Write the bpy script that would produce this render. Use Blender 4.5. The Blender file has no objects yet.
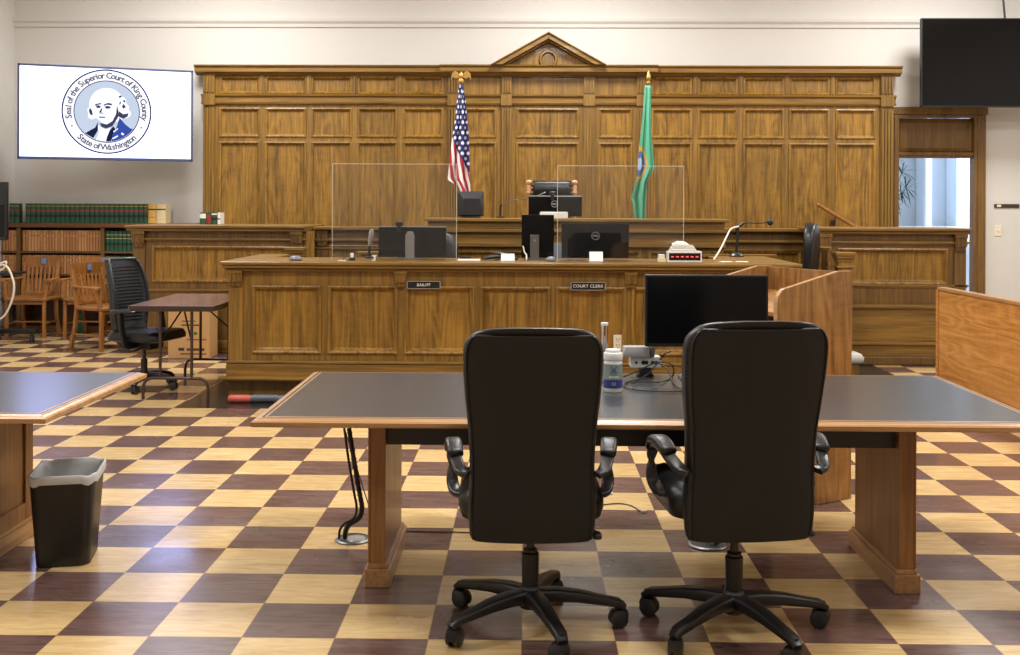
import bpy, bmesh, math, random
from mathutils import Vector, Matrix, Euler
random.seed(7)
C = bpy.context.scene.collection
sc = bpy.context.scene
PI = math.pi

# ------------------------------------------------------------------ camera geometry (1020 x 655 frame)
F, YH, YAW, ROLL, H = 1085.0, 205.5, 0.0155, 0.004, 1.545
_cy, _sy, _cr, _sr = math.cos(YAW), math.sin(YAW), math.cos(ROLL), math.sin(ROLL)
def pt(px, py, Y=None, Z=None, X=None):
    """the point of the room seen at a pixel, at a given depth Y, height Z or side X"""
    a, b = px - 510, py - YH
    u, v = (a*_cr + b*_sr)/F, (-a*_sr + b*_cr)/F
    d = Vector((u*_cy - _sy, u*_sy + _cy, -v))
    if Y is not None: t = Y/d.y
    elif Z is not None: t = (Z - H)/d.z
    else: t = X/d.x
    return Vector((0, 0, H)) + d*t
def xs(px, Y, py=240): return pt(px, py, Y=Y).x
def zs(py, Y, px=510): return pt(px, py, Y=Y).z

# ------------------------------------------------------------------ mesh builder
class MB:
    def __init__(s): s.v, s.f, s.m, s.uv = [], [], [], None
    def add(s, vs, fs, m=0):
        b = len(s.v); s.v += [Vector(p) for p in vs]
        for f in fs: s.f.append([b+i for i in f]); s.m.append(m)
        return s
    def box(s, x0, x1, y0, y1, z0, z1, m=0):
        return s.add([(x0,y0,z0),(x1,y0,z0),(x1,y1,z0),(x0,y1,z0),(x0,y0,z1),(x1,y0,z1),(x1,y1,z1),(x0,y1,z1)],
              [(0,3,2,1),(4,5,6,7),(0,1,5,4),(1,2,6,5),(2,3,7,6),(3,0,4,7)], m)
    def prism(s, prof, axis, a0, a1, m=0):
        n = len(prof)
        def P(p, a): return {'x': (a,p[0],p[1]), 'y': (p[0],a,p[1]), 'z': (p[0],p[1],a)}[axis]
        return s.add([P(p,a0) for p in prof]+[P(p,a1) for p in prof],
              [tuple(range(n)), tuple(range(2*n-1,n-1,-1))]+[(i,(i+1)%n,n+(i+1)%n,n+i) for i in range(n)], m)
    def loft(s, rings, m=0, cap=True, close=True):
        n = len(rings[0]); fs = []
        for r in range(len(rings)-1):
            for i in range(n if close else n-1):
                j = (i+1) % n
                fs.append((r*n+i, r*n+j, (r+1)*n+j, (r+1)*n+i))
        if cap and close:
            fs.append(tuple(range(n-1,-1,-1))); fs.append(tuple((len(rings)-1)*n+i for i in range(n)))
        return s.add([p for r in rings for p in r], fs, m)
    def lathe(s, prof, n=24, c=(0,0,0), m=0, mat=None):
        rings = []
        for r, z in prof:
            ring = [Vector((max(r,1e-4)*math.cos(2*PI*i/n), max(r,1e-4)*math.sin(2*PI*i/n), z)) for i in range(n)]
            if mat: ring = [mat @ p for p in ring]
            rings.append([p+Vector(c) for p in ring])
        return s.loft(rings, m)
    def cyl(s, a, b, r, n=16, m=0, r2=None):
        a, b = Vector(a), Vector(b); d = (b-a).normalized()
        q = d.to_track_quat('Z','Y').to_matrix()
        R = []
        for p, rr in ((a,r),(b,r if r2 is None else r2)):
            R.append([p + q @ Vector((rr*math.cos(2*PI*i/n), rr*math.sin(2*PI*i/n), 0)) for i in range(n)])
        return s.loft(R, m)
    def sweep(s, path, sec, m=0, up=(0,0,1), scale=None):
        """sec: list of (a,b) along side and 'up'"""
        P = [Vector(p) for p in path]; up = Vector(up); R = []
        for i, p in enumerate(P):
            d = (P[min(i+1,len(P)-1)] - P[max(i-1,0)]).normalized()
            side = d.cross(up)
            if side.length < 1e-3: side = d.cross(Vector((0.3,1,0.1)))
            side.normalize(); w = side.cross(d).normalized()
            k = scale[i] if scale else 1
            if isinstance(k, tuple): R.append([p + side*a*k[0] + w*b*k[1] for a, b in sec])
            else: R.append([p + side*a*k + w*b*k for a, b in sec])
        return s.loft(R, m)
    def tube(s, path, r, n=10, m=0, scale=None):
        return s.sweep(path, [(r*math.cos(2*PI*i/n), r*math.sin(2*PI*i/n)) for i in range(n)], m, (0.13,0.21,0.97), scale)
    def rings_rect(s, x0, x1, z0, z1, prof, m=0):
        """picture-frame profile round a rectangle in the XZ plane, prof = [(inset, y)], closed by a board"""
        R = []
        for ins, y in prof:
            R.append([(x0+ins,y,z0+ins),(x1-ins,y,z0+ins),(x1-ins,y,z1-ins),(x0+ins,y,z1-ins)])
        n = len(R); fs = []
        for r in range(n-1):
            for i in range(4): fs.append((r*4+i, r*4+(i+1)%4, (r+1)*4+(i+1)%4, (r+1)*4+i))
        fs.append(tuple((n-1)*4+i for i in range(4)))
        return s.add([p for r in R for p in r], fs, m)
    def plate(s, x0, x1, z0, z1, y0, y1, holes, m=0):
        X = sorted({x0,x1}|{h[0] for h in holes}|{h[1] for h in holes}); Z = sorted({z0,z1}|{h[2] for h in holes}|{h[3] for h in holes})
        X = [x for x in X if x0 <= x <= x1]; Z = [z for z in Z if z0 <= z <= z1]
        inh = lambda x, z: any(h[0] < x < h[1] and h[2] < z < h[3] for h in holes)
        for i in range(len(X)-1):
            k = 0
            while k < len(Z)-1:
                if inh((X[i]+X[i+1])/2, (Z[k]+Z[k+1])/2): k += 1; continue
                k2 = k
                while k2 < len(Z)-1 and not inh((X[i]+X[i+1])/2, (Z[k2]+Z[k2+1])/2): k2 += 1
                s.box(X[i], X[i+1], y0, y1, Z[k], Z[k2], m); k = k2
        return s
    def xf(s, M, start=0):
        for i in range(start, len(s.v)): s.v[i] = M @ s.v[i]
        return s
    def build(s, name, mats, parent=None, bevel=0, smooth=None, sub=0, seg=2, loc=None):
        me = bpy.data.meshes.new(name)
        me.from_pydata([tuple(p) for p in s.v], [], s.f)
        if not isinstance(mats, (list, tuple)): mats = [mats]
        for k in mats: me.materials.append(k)
        for p, k in zip(me.polygons, s.m): p.material_index = k
        bm = bmesh.new(); bm.from_mesh(me); bmesh.ops.recalc_face_normals(bm, faces=bm.faces)
        bm.to_mesh(me); bm.free()
        if s.uv:
            uvl = me.uv_layers.new(name='UVMap')
            for lp in me.loops: uvl.data[lp.index].uv = s.uv[lp.vertex_index]
        if smooth or sub:
            for p in me.polygons: p.use_smooth = True
            if smooth and smooth < 180: me.set_sharp_from_angle(angle=math.radians(smooth))
        o = bpy.data.objects.new(name, me); C.objects.link(o)
        if parent: o.parent = parent
        if loc is not None: o.location = loc
        if bevel:
            b = o.modifiers.new('edge', 'BEVEL'); b.width = bevel; b.segments = seg; b.limit_method = 'ANGLE'; b.angle_limit = math.radians(35)
        if sub:
            b = o.modifiers.new('smooth', 'SUBSURF'); b.levels = sub; b.render_levels = sub
        return o

def tag(o, label=None, cat=None, group=None, kind=None):
    if label: o['label'] = label
    if cat: o['category'] = cat
    if group: o['group'] = group
    if kind: o['kind'] = kind
    return o
def thing(name, label, cat, loc=(0,0,0), rz=0, group=None, kind=None):
    o = bpy.data.objects.new(name, None); C.objects.link(o); o.empty_display_size = .1
    o.location = loc; o.rotation_euler = (0,0,rz)
    return tag(o, label, cat, group, kind)
def dup(root, loc=None, rz=None, label=None, group=None):
    def cp(o, par):
        c = o.copy(); C.objects.link(c)
        if par: c.parent = par
        for ch in list(kids.get(o.name, [])): cp(ch, c)
        return c
    kids = {}
    for o in C.objects:
        if o.parent: kids.setdefault(o.parent.name, []).append(o)
    r = cp(root, None)
    if loc is not None: r.location = loc
    if rz is not None: r.rotation_euler = (0,0,rz)
    return tag(r, label, None, group)
def RZ(a): return Matrix.Rotation(a, 4, 'Z')
def rrect(w, d, r, n=5):
    out = []
    for cx, cy, a0 in ((w-r,d-r,0),(-w+r,d-r,PI/2),(-w+r,-d+r,PI),(w-r,-d+r,1.5*PI)):
        for i in range(n+1): out.append((cx+r*math.cos(a0+i*PI/2/n), cy+r*math.sin(a0+i*PI/2/n)))
    return out
def spline(pts, n=8):
    P = [Vector(p) for p in pts]; out = []
    for i in range(len(P)-1):
        p0, p1, p2, p3 = P[max(i-1,0)], P[i], P[i+1], P[min(i+2,len(P)-1)]
        for k in range(n):
            t = k/n
            out.append(0.5*((2*p1)+(p2-p0)*t+(2*p0-5*p1+4*p2-p3)*t*t+(3*p1-p0-3*p2+p3)*t**3))
    return out+[P[-1]]
def text(name, s, size, mat, parent, M, depth=.0015, space=1.0, bold=0.0):
    cu = bpy.data.curves.new(name, 'FONT'); cu.body = s; cu.size = size; cu.align_x = 'CENTER'; cu.align_y = 'CENTER'
    cu.extrude = depth; cu.space_character = space; cu.offset = bold; cu.resolution_u = 3
    o = bpy.data.objects.new(name+'_tmp', cu); C.objects.link(o)
    dg = bpy.context.evaluated_depsgraph_get()
    me = bpy.data.meshes.new_from_object(o.evaluated_get(dg)); bpy.data.objects.remove(o)
    me.transform(M); me.materials.clear(); me.materials.append(mat)
    n = bpy.data.objects.new(name, me); C.objects.link(n)
    if parent: n.parent = parent
    return n
FACE = Matrix.Rotation(PI/2, 4, 'X')      # text facing -Y

# ------------------------------------------------------------------ materials
def sl(c): return tuple((x/255/12.92 if x/255 <= .04045 else ((x/255+.055)/1.055)**2.4) for x in c)+(1,)
def base(name, col, rough=.5, metal=0, coat=0, spec=.5):
    m = bpy.data.materials.new(name); m.use_nodes = True
    b = m.node_tree.nodes['Principled BSDF']
    b.inputs['Base Color'].default_value = sl(col) if max(col) > 1 else tuple(col)+(1,)
    b.inputs['Roughness'].default_value = rough; b.inputs['Metallic'].default_value = metal
    b.inputs['Coat Weight'].default_value = coat; b.inputs['Specular IOR Level'].default_value = spec
    return m, m.node_tree.nodes, m.node_tree.links, b
def plain(name, col, rough=.5, metal=0, coat=0, spec=.5, var=.12, scale=14, bump=0):
    """one colour with a little mottling"""
    m, N, L, b = base(name, col, rough, metal, coat, spec)
    tc = N.new('ShaderNodeTexCoord'); nz = N.new('ShaderNodeTexNoise'); nz.inputs['Scale'].default_value = scale; nz.inputs['Detail'].default_value = 5
    L.new(tc.outputs['Object'], nz.inputs['Vector'])
    mr = N.new('ShaderNodeMapRange'); mr.inputs[3].default_value = 1-var; mr.inputs[4].default_value = 1+var
    L.new(nz.outputs['Fac'], mr.inputs[0])
    hs = N.new('ShaderNodeHueSaturation'); hs.inputs['Color'].default_value = b.inputs['Base Color'].default_value
    L.new(mr.outputs[0], hs.inputs['Value']); L.new(hs.outputs[0], b.inputs['Base Color'])
    if bump:
        bp = N.new('ShaderNodeBump'); bp.inputs['Strength'].default_value = bump; bp.inputs['Distance'].default_value = .002
        n2 = N.new('ShaderNodeTexNoise'); n2.inputs['Scale'].default_value = scale*18; L.new(tc.outputs['Object'], n2.inputs['Vector'])
        L.new(n2.outputs['Fac'], bp.inputs['Height']); L.new(bp.outputs[0], b.inputs['Normal'])
    return m
def wood(name, dark, light, axis='z', figure=.0, rough=.42, grain=1.0, coat=.06, rnd=.1):
    m, N, L, b = base(name, light, rough, 0, coat)
    tc = N.new('ShaderNodeTexCoord'); oi = N.new('ShaderNodeObjectInfo')
    off = N.new('ShaderNodeVectorMath'); off.operation = 'MULTIPLY_ADD'
    cmb = N.new('ShaderNodeCombineXYZ')
    for i in range(3): L.new(oi.outputs['Random'], cmb.inputs[i])
    off.inputs[1].default_value = (13.7, 7.3, 19.1)
    L.new(cmb.outputs[0], off.inputs[0]); L.new(tc.outputs['Object'], off.inputs[2])
    mp = N.new('ShaderNodeMapping')
    st = {'x': (2.0,46,46), 'y': (46,2.0,46), 'z': (46,46,2.0)}[axis]
    mp.inputs['Scale'].default_value = tuple(k*grain for k in st)
    L.new(off.outputs[0], mp.inputs['Vector'])
    n1 = N.new('ShaderNodeTexNoise'); n1.inputs['Scale'].default_value = 1; n1.inputs['Detail'].default_value = 8; n1.inputs['Roughness'].default_value = .62
    n1.inputs['Distortion'].default_value = .4
    L.new(mp.outputs[0], n1.inputs['Vector'])
    # broad slow streaks
    mp2 = N.new('ShaderNodeMapping'); mp2.inputs['Scale'].default_value = tuple(k*.12*grain for k in st)
    L.new(off.outputs[0], mp2.inputs['Vector'])
    n2 = N.new('ShaderNodeTexNoise'); n2.inputs['Scale'].default_value = 1; n2.inputs['Detail'].default_value = 4; n2.inputs['Distortion'].default_value = 1.2
    L.new(mp2.outputs[0], n2.inputs['Vector'])
    mx = N.new('ShaderNodeMath'); mx.operation = 'MULTIPLY_ADD'; mx.inputs[1].default_value = .68
    L.new(n1.outputs['Fac'], mx.inputs[0])
    m2 = N.new('ShaderNodeMath'); m2.operation = 'MULTIPLY'; m2.inputs[1].default_value = .32; L.new(n2.outputs['Fac'], m2.inputs[0])
    L.new(m2.outputs[0], mx.inputs[2])
    last = mx.outputs[0]
    if figure:
        # cathedral grain: contour rings of a long slow noise, and a faint cross figure
        for (sc3, k_, amp, det) in (({'z': (4.6,4.6,.75), 'x': (.75,4.6,4.6), 'y': (4.6,.75,4.6)}[axis], 11, figure, 2.0), ({'z': (5,5,16), 'x': (16,5,5), 'y': (5,16,5)}[axis], 3, figure*.30, 3.0)):
            mp3 = N.new('ShaderNodeMapping'); mp3.inputs['Scale'].default_value = sc3
            L.new(off.outputs[0], mp3.inputs['Vector'])
            w = N.new('ShaderNodeTexNoise'); w.inputs['Scale'].default_value = 1; w.inputs['Detail'].default_value = det; w.inputs['Roughness'].default_value = .42; w.inputs['Distortion'].default_value = .25
            L.new(mp3.outputs[0], w.inputs['Vector'])
            g = N.new('ShaderNodeMath'); g.operation = 'MULTIPLY'; g.inputs[1].default_value = k_; L.new(w.outputs['Fac'], g.inputs[0])
            pp = N.new('ShaderNodeMath'); pp.operation = 'PINGPONG'; pp.inputs[1].default_value = .5; L.new(g.outputs[0], pp.inputs[0])
            a = N.new('ShaderNodeMath'); a.operation = 'SUBTRACT'; a.inputs[1].default_value = .25; L.new(pp.outputs[0], a.inputs[0])
            c = N.new('ShaderNodeMath'); c.operation = 'MULTIPLY_ADD'; c.inputs[1].default_value = amp*2
            L.new(a.outputs[0], c.inputs[0]); L.new(last, c.inputs[2]); last = c.outputs[0]
    cr = N.new('ShaderNodeValToRGB'); e = cr.color_ramp.elements
    e[0].position = .30; e[0].color = sl(dark); e[1].position = .68; e[1].color = sl(light)
    L.new(last, cr.inputs[0])
    hs = N.new('ShaderNodeHueSaturation'); mr = N.new('ShaderNodeMapRange'); mr.inputs[3].default_value = 1-rnd; mr.inputs[4].default_value = 1+rnd
    L.new(oi.outputs['Random'], mr.inputs[0]); L.new(mr.outputs[0], hs.inputs['Value']); L.new(cr.outputs[0], hs.inputs['Color'])
    L.new(hs.outputs[0], b.inputs['Base Color'])
    bp = N.new('ShaderNodeBump'); bp.inputs['Strength'].default_value = .12; bp.inputs['Distance'].default_value = .002
    L.new(n1.outputs['Fac'], bp.inputs['Height']); L.new(bp.outputs[0], b.inputs['Normal'])
    return m
def emit(name, col, s=1):
    m = bpy.data.materials.new(name); m.use_nodes = True; N = m.node_tree.nodes; N.remove(N['Principled BSDF'])
    e = N.new('ShaderNodeEmission'); e.inputs[0].default_value = tuple(col)+(1,) if max(col) <= 5 else sl(col); e.inputs[1].default_value = s
    m.node_tree.links.new(e.outputs[0], N['Material Output'].inputs[0]); return m

OAK_D, OAK_L = (80,55,18), (160,119,48)
oak_v = wood('oak_upright', OAK_D, OAK_L, 'z')
oak_h = wood('oak_level', OAK_D, OAK_L, 'x')
oak_y = wood('oak_deep', OAK_D, OAK_L, 'y')
oak_p = wood('oak_figured', (80,54,15), (170,125,45), 'z', figure=.12)
oak_dark = wood('oak_frame_dark', (74,50,19), (134,97,45), 'z')
lam_oak = wood('oak_laminate', (108,72,32), (168,122,66), 'z', figure=.22, rough=.42)
lam_oak_in = wood('oak_laminate_level', (124,84,40), (184,136,78), 'x', figure=.10, rough=.42)
rail_oak = wood('honey_oak', (160,104,46), (206,148,80), 'y', figure=.16, rough=.36)
edge_oak = wood('table_edge_oak', (146,104,64), (198,154,106), 'x', rough=.32)
edge_oak_y = wood('table_edge_oak_deep', (146,104,64), (198,154,106), 'y', rough=.32)
leg_oak = wood('table_leg_oak', (104,66,34), (170,118,66), 'z', rough=.36)
chair_wood = wood('golden_chair_wood', (112,70,30), (178,120,60), 'z', rough=.34)
pale_wood = wood('pale_turned_wood', (190,130,90), (235,185,140), 'z', rough=.3)
shelf_wood = wood('bookcase_wood', (70,40,20), (130,84,44), 'x', rough=.45)
black_lam = plain('black_laminate', (62,63,66), .24, spec=.75, var=.1, scale=6)
leather = plain('black_leather', (17,18,20), .36, var=.15, scale=30, bump=.12)
fabric_blk = plain('black_vinyl_back', (14,15,17), .66, var=.1, scale=30, bump=.2)
plastic_blk = plain('black_plastic', (26,26,27), .38, var=.1)
plastic_satin = plain('black_satin_plastic', (42,42,45), .3, var=.1)
mesh_blk = plain('black_mesh', (44,45,48), .7, var=.2, scale=120, bump=.5)
screen_blk = plain('dark_glass_screen', (9,9,10), .14, var=.02, spec=.3)
screen_matte = plain('matte_dark_screen', (14,13,13), .35, var=.05)
silver = plain('silver_plastic', (182,180,180), .3, .3, var=.04)
chrome = plain('chrome', (225,225,228), .08, 1, var=.02)
steel = plain('grey_steel', (120,118,116), .35, .8, var=.06)
brass = plain('gilt_brass', (205,165,90), .3, .8, var=.06)
brown_metal = plain('brown_enamel', (70,52,44), .35, .2, var=.06)
fold_top = wood('walnut_laminate', (104,84,78), (140,116,108), 'y', rough=.18)
wallp = plain('cream_plaster', (214,210,204), .75, var=.015, scale=3)
ceilp = plain('white_ceiling', (236,232,224), .8, var=.02, scale=3)
hallp = plain('pale_hall_plaster', (214,220,226), .7, var=.02, scale=3)
ivory = plain('ivory_plastic', (232,222,196), .4, var=.03)
white_p = plain('white_paper', (238,236,230), .6, var=.03)
white_plastic = plain('white_plastic', (226,228,226), .35, var=.03)
cable_w = plain('white_cable', (226,218,200), .45, var=.03)
cable_b = plain('black_cable', (22,22,23), .42, var=.05)
cable_r = plain('dark_red_cable', (92,48,40), .5, var=.05)
card = plain('cardboard', (196,152,100), .8, var=.06, scale=9)
ink = plain('printed_ink', (70,56,42), .8, var=.05)
green_ink = plain('green_printed_ink', (46,110,60), .8, var=.05)
grn_fold = plain('green_folder', (40,120,84), .6, var=.08)
red_m = plain('red_vinyl', (196,92,78), .45, var=.1)
greyblue = plain('grey_blue_vinyl', (88,96,106), .45, var=.1)
blueplate = plain('blue_tag', (110,140,190), .5, var=.05)
liner = plain('grey_bin_liner', (200,202,202), .4, var=.1, scale=25)
highlight = plain('pale_highlight', (190,186,178), .5, var=.08)  # highlight on the post's base moulding, painted as colour
dark_border = plain('black_linoleum', (38,35,34), .22, var=.15, scale=5)
glassmat = None
# books
bk_green = plain('green_book_cloth', (38,84,58), .55, var=.15)
bk_black = plain('black_spine_label', (24,24,26), .5, var=.05)
bk_red = plain('red_spine_label', (150,52,44), .5, var=.05)
bk_tan = plain('tan_book_buckram', (200,150,98), .6, var=.12)
bk_tan2 = plain('brown_book_buckram', (180,128,80), .6, var=.12)
bk_yel = plain('yellow_book_cover', (226,180,90), .55, var=.06)
bk_crm = plain('cream_book_cover', (236,216,166), .55, var=.05)
bk_page = plain('book_pages', (228,220,200), .8, var=.05)

def floor_material():
    m, N, L, b = base('chequered_linoleum', (200,170,110), .2, 0, .0)
    tc = N.new('ShaderNodeTexCoord')
    mp = N.new('ShaderNodeMapping'); mp.vector_type = 'POINT'
    s = .333
    mp.inputs['Location'].default_value = (1.677/s, -3.857/s, .5); mp.inputs['Scale'].default_value = (1/s, 1/s, 0)
    L.new(tc.outputs['Object'], mp.inputs['Vector'])
    fl = N.new('ShaderNodeVectorMath'); fl.operation = 'FLOOR'; L.new(mp.outputs[0], fl.inputs[0])
    ck = N.new('ShaderNodeTexChecker'); ck.inputs['Scale'].default_value = 1
    ck.inputs['Color1'].default_value = (1,1,1,1); ck.inputs['Color2'].default_value = (0,0,0,1)
    L.new(mp.outputs[0], ck.inputs['Vector'])
    wn = N.new('ShaderNodeTexWhiteNoise'); L.new(fl.outputs[0], wn.inputs['Vector'])
    # marbled streaks
    mp2 = N.new('ShaderNodeMapping'); mp2.inputs['Scale'].default_value = (5,26,1); L.new(tc.outputs['Object'], mp2.inputs['Vector'])
    nz = N.new('ShaderNodeTexNoise'); nz.inputs['Scale'].default_value = 1; nz.inputs['Detail'].default_value = 8; nz.inputs['Roughness'].default_value = .65; nz.inputs['Distortion'].default_value = .8
    L.new(mp2.outputs[0], nz.inputs['Vector'])
    r1 = N.new('ShaderNodeValToRGB'); e = r1.color_ramp.elements
    e[0].position = .3; e[0].color = sl((196,160,104)); e[1].position = .7; e[1].color = sl((228,200,148))
    r2 = N.new('ShaderNodeValToRGB'); e = r2.color_ramp.elements
    e[0].position = .3; e[0].color = sl((84,60,56)); e[1].position = .7; e[1].color = sl((122,96,88))
    L.new(nz.outputs['Fac'], r1.inputs[0]); L.new(nz.outputs['Fac'], r2.inputs[0])
    mx = N.new('ShaderNodeMix'); mx.data_type = 'RGBA'
    L.new(ck.outputs['Fac'], mx.inputs[0]); L.new(r1.outputs[0], mx.inputs[7]); L.new(r2.outputs[0], mx.inputs[6])
    hs = N.new('ShaderNodeHueSaturation'); mr = N.new('ShaderNodeMapRange'); mr.inputs[3].default_value = .88; mr.inputs[4].default_value = 1.1
    L.new(wn.outputs['Value'], mr.inputs[0]); L.new(mr.outputs[0], hs.inputs['Value'])
    L.new(mx.outputs[2], hs.inputs['Color'])
    # joints
    fr = N.new('ShaderNodeVectorMath'); fr.operation = 'FRACTION'; L.new(mp.outputs[0], fr.inputs[0])
    sp = N.new('ShaderNodeSeparateXYZ'); L.new(fr.outputs[0], sp.inputs[0])
    def edge(o):
        a = N.new('ShaderNodeMath'); a.operation = 'PINGPONG'; a.inputs[1].default_value = .5; L.new(o, a.inputs[0]); return a.outputs[0]
    mn = N.new('ShaderNodeMath'); mn.operation = 'MINIMUM'; L.new(edge(sp.outputs[0]), mn.inputs[0]); L.new(edge(sp.outputs[1]), mn.inputs[1])
    lt = N.new('ShaderNodeMath'); lt.operation = 'LESS_THAN'; lt.inputs[1].default_value = .007; L.new(mn.outputs[0], lt.inputs[0])
    jm = N.new('ShaderNodeMix'); jm.data_type = 'RGBA'; jm.inputs[7].default_value = sl((110,80,60))
    jf = N.new('ShaderNodeMath'); jf.operation = 'MULTIPLY'; jf.inputs[1].default_value = .5; L.new(lt.outputs[0], jf.inputs[0]); L.new(jf.outputs[0], jm.inputs[0])
    L.new(hs.outputs[0], jm.inputs[6]); L.new(jm.outputs[2], b.inputs['Base Color'])
    # scuffed polish
    n3 = N.new('ShaderNodeTexNoise'); n3.inputs['Scale'].default_value = 1.7; n3.inputs['Detail'].default_value = 5; L.new(tc.outputs['Object'], n3.inputs['Vector'])
    m3 = N.new('ShaderNodeMapRange'); m3.inputs[1].default_value = .3; m3.inputs[2].default_value = .7; m3.inputs[3].default_value = .13; m3.inputs[4].default_value = .3
    L.new(n3.outputs['Fac'], m3.inputs[0]); L.new(m3.outputs[0], b.inputs['Roughness'])
    bp = N.new('ShaderNodeBump'); bp.inputs['Strength'].default_value = .05; bp.inputs['Distance'].default_value = .004
    n4 = N.new('ShaderNodeTexNoise'); n4.inputs['Scale'].default_value = 9; L.new(tc.outputs['Object'], n4.inputs['Vector']); L.new(n4.outputs['Fac'], bp.inputs['Height']); L.new(bp.outputs[0], b.inputs['Normal'])
    return m
def acrylic():
    m = bpy.data.materials.new('clear_acrylic'); m.use_nodes = True; N = m.node_tree.nodes; L = m.node_tree.links; N.remove(N['Principled BSDF'])
    t = N.new('ShaderNodeBsdfTransparent'); t.inputs[0].default_value = (.99,.992,.99,1)
    g = N.new('ShaderNodeBsdfGlossy'); g.inputs['Roughness'].default_value = .02
    d = N.new('ShaderNodeBsdfDiffuse'); d.inputs[0].default_value = (.75,.78,.8,1)
    fz = N.new('ShaderNodeFresnel'); fz.inputs[0].default_value = 1.5
    a = N.new('ShaderNodeMixShader'); L.new(fz.outputs[0], a.inputs[0]); L.new(t.outputs[0], a.inputs[1]); L.new(g.outputs[0], a.inputs[2])
    c = N.new('ShaderNodeMixShader'); c.inputs[0].default_value = .006; L.new(a.outputs[0], c.inputs[1]); L.new(d.outputs[0], c.inputs[2])
    L.new(c.outputs[0], N['Material Output'].inputs[0]); return m
acryl = acrylic()
acryl_edge = plain('bright_acrylic_edge', (206,203,188), .3, var=.02)

# ------------------------------------------------------------------ setting
YW = 13.3                       # back wall
XL, XR, YR, ZC = -6.33, 7.6, -5.5, 4.7
MB().box(XL-.1, XR+.1, YR-.1, 18, -.1, 0).build('floor', floor_material()); tag(bpy.data.objects['floor'], kind='structure')
def struct(name, mb, mat, parent=None, **k):
    o = mb.build(name, mat, parent, **k)
    if not parent: o['kind'] = 'structure'
    return o
dx0, dx1, dz1 = xs(895.5, YW), xs(976, YW), zs(112, YW, 940)
w = MB(); w.box(XL-.1, dx0, YW, YW+.12, 0, ZC); w.box(dx1, XR+.1, YW, YW+.12, 0, ZC); w.box(dx0, dx1, YW, YW+.12, dz1, ZC)
struct('wall_back', w, wallp)
struct('wall_left', MB().box(XL-.2, XL, YR, YW-.001, 0, ZC), wallp)
struct('wall_right', MB().box(XR, XR+.2, YR, YW-.001, 0, ZC), wallp)
struct('wall_rear', MB().box(XL-.2, XR+.2, YR-.2, YR, 0, ZC), wallp)
struct('ceiling', MB().box(XL-.2, XR+.2, YR-.2, YW+.25, ZC, ZC+.15), ceilp)
# picture rail
zr = zs(22.5, YW, 300)
pr = [(YW,zr-.06),(YW-.02,zr-.06),(YW-.025,zr-.02),(YW-.05,zr+.01),(YW-.055,zr+.045),(YW,zr+.045)]
struct('trim_1', MB().prism(pr, 'x', XL+.001, XR-.001), wallp)
# black linoleum border round the counter
b = MB(); bx0, by0, bx1 = -2.66, 8.186, pt(869.6, 363.7, Z=0).x
b.box(bx0, 2.7, by0, 12.0, 0, .0015); b.box(2.7, bx1, 9.3, 12.0, 0, .0015)
struct('trim_2', b, dark_border)
# doorway in back wall
zt0, zt1 = zs(152, YW, 935), zs(118, YW, 935)
d1 = bpy.data.objects.new('door_1', None); C.objects.link(d1); d1['kind'] = 'structure'
cl, cr_, ct = xs(890.5, YW), xs(984, YW), zs(107.5, YW, 940)
ol, orr = xs(897.5, YW), xs(972.5, YW)
m = MB()
for a, b2 in ((cl, ol), (orr, cr_)):
    m.box(a, b2, YW-.05, YW+.10, .0, ct-.08); m.box(a+(b2-a)*.25, b2-(b2-a)*.25, YW-.065, YW-.05, .12, ct-.1)
m.box(cl-.02, cr_+.02, YW-.07, YW+.10, ct-.09, ct); m.box(cl, cr_, YW-.055, YW, ct-.13, ct-.09)
m.build('door_frame', oak_dark, d1, bevel=.006)
m = MB(); m.rings_rect(ol, orr, zt0, ct-.13, [(0,YW+.02),(.012,YW+.01),(.03,YW+.04),(.05,YW+.07)]); m.box(ol, orr, YW+.071, YW+.09, zt0, ct-.13)
m.build('transom_panel', oak_dark, d1)
m = MB(); m.box(ol, orr, YW-.01, YW+.09, zs(158, YW, 935), zt0); m.box(ol, orr, YW-.03, YW-.01, zt0-.045, zt0-.005)
m.build('transom_rail', oak_dark, d1, bevel=.006)
# hall beyond the doorway
HY = 16.4
w = MB(); w.box(3.2, 9, HY, HY+.2, 0, 4)
struct('wall_hall', w, hallp)
struct('wall_hall_side', MB().box(3.0, 3.2, YW+.13, HY+.2, 0, 4), hallp)
struct('wall_hall_end', MB().box(8.8, 9, YW+.13, HY-.001, 0, 4), hallp)
struct('ceiling_hall', MB().box(3.0, 9, YW+.121, HY+.2, 4, 4.1), hallp)
for k, (pa, pb) in enumerate(((922, 930), (953, 960))):
    xa, xb = xs(pa, HY-.3), xs(pb, HY-.3)
    struct('pillar_%d' % (k+1), MB().box(xa, xb, HY-.38, HY-.001, 0, 4), hallp, bevel=.04, seg=4)
zl = zs(226.5, HY-.5, 930)
struct('sill_hall', MB().box(4.6, 7.2, HY-.7, HY-.39, zl-.05, zl), hallp)

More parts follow.
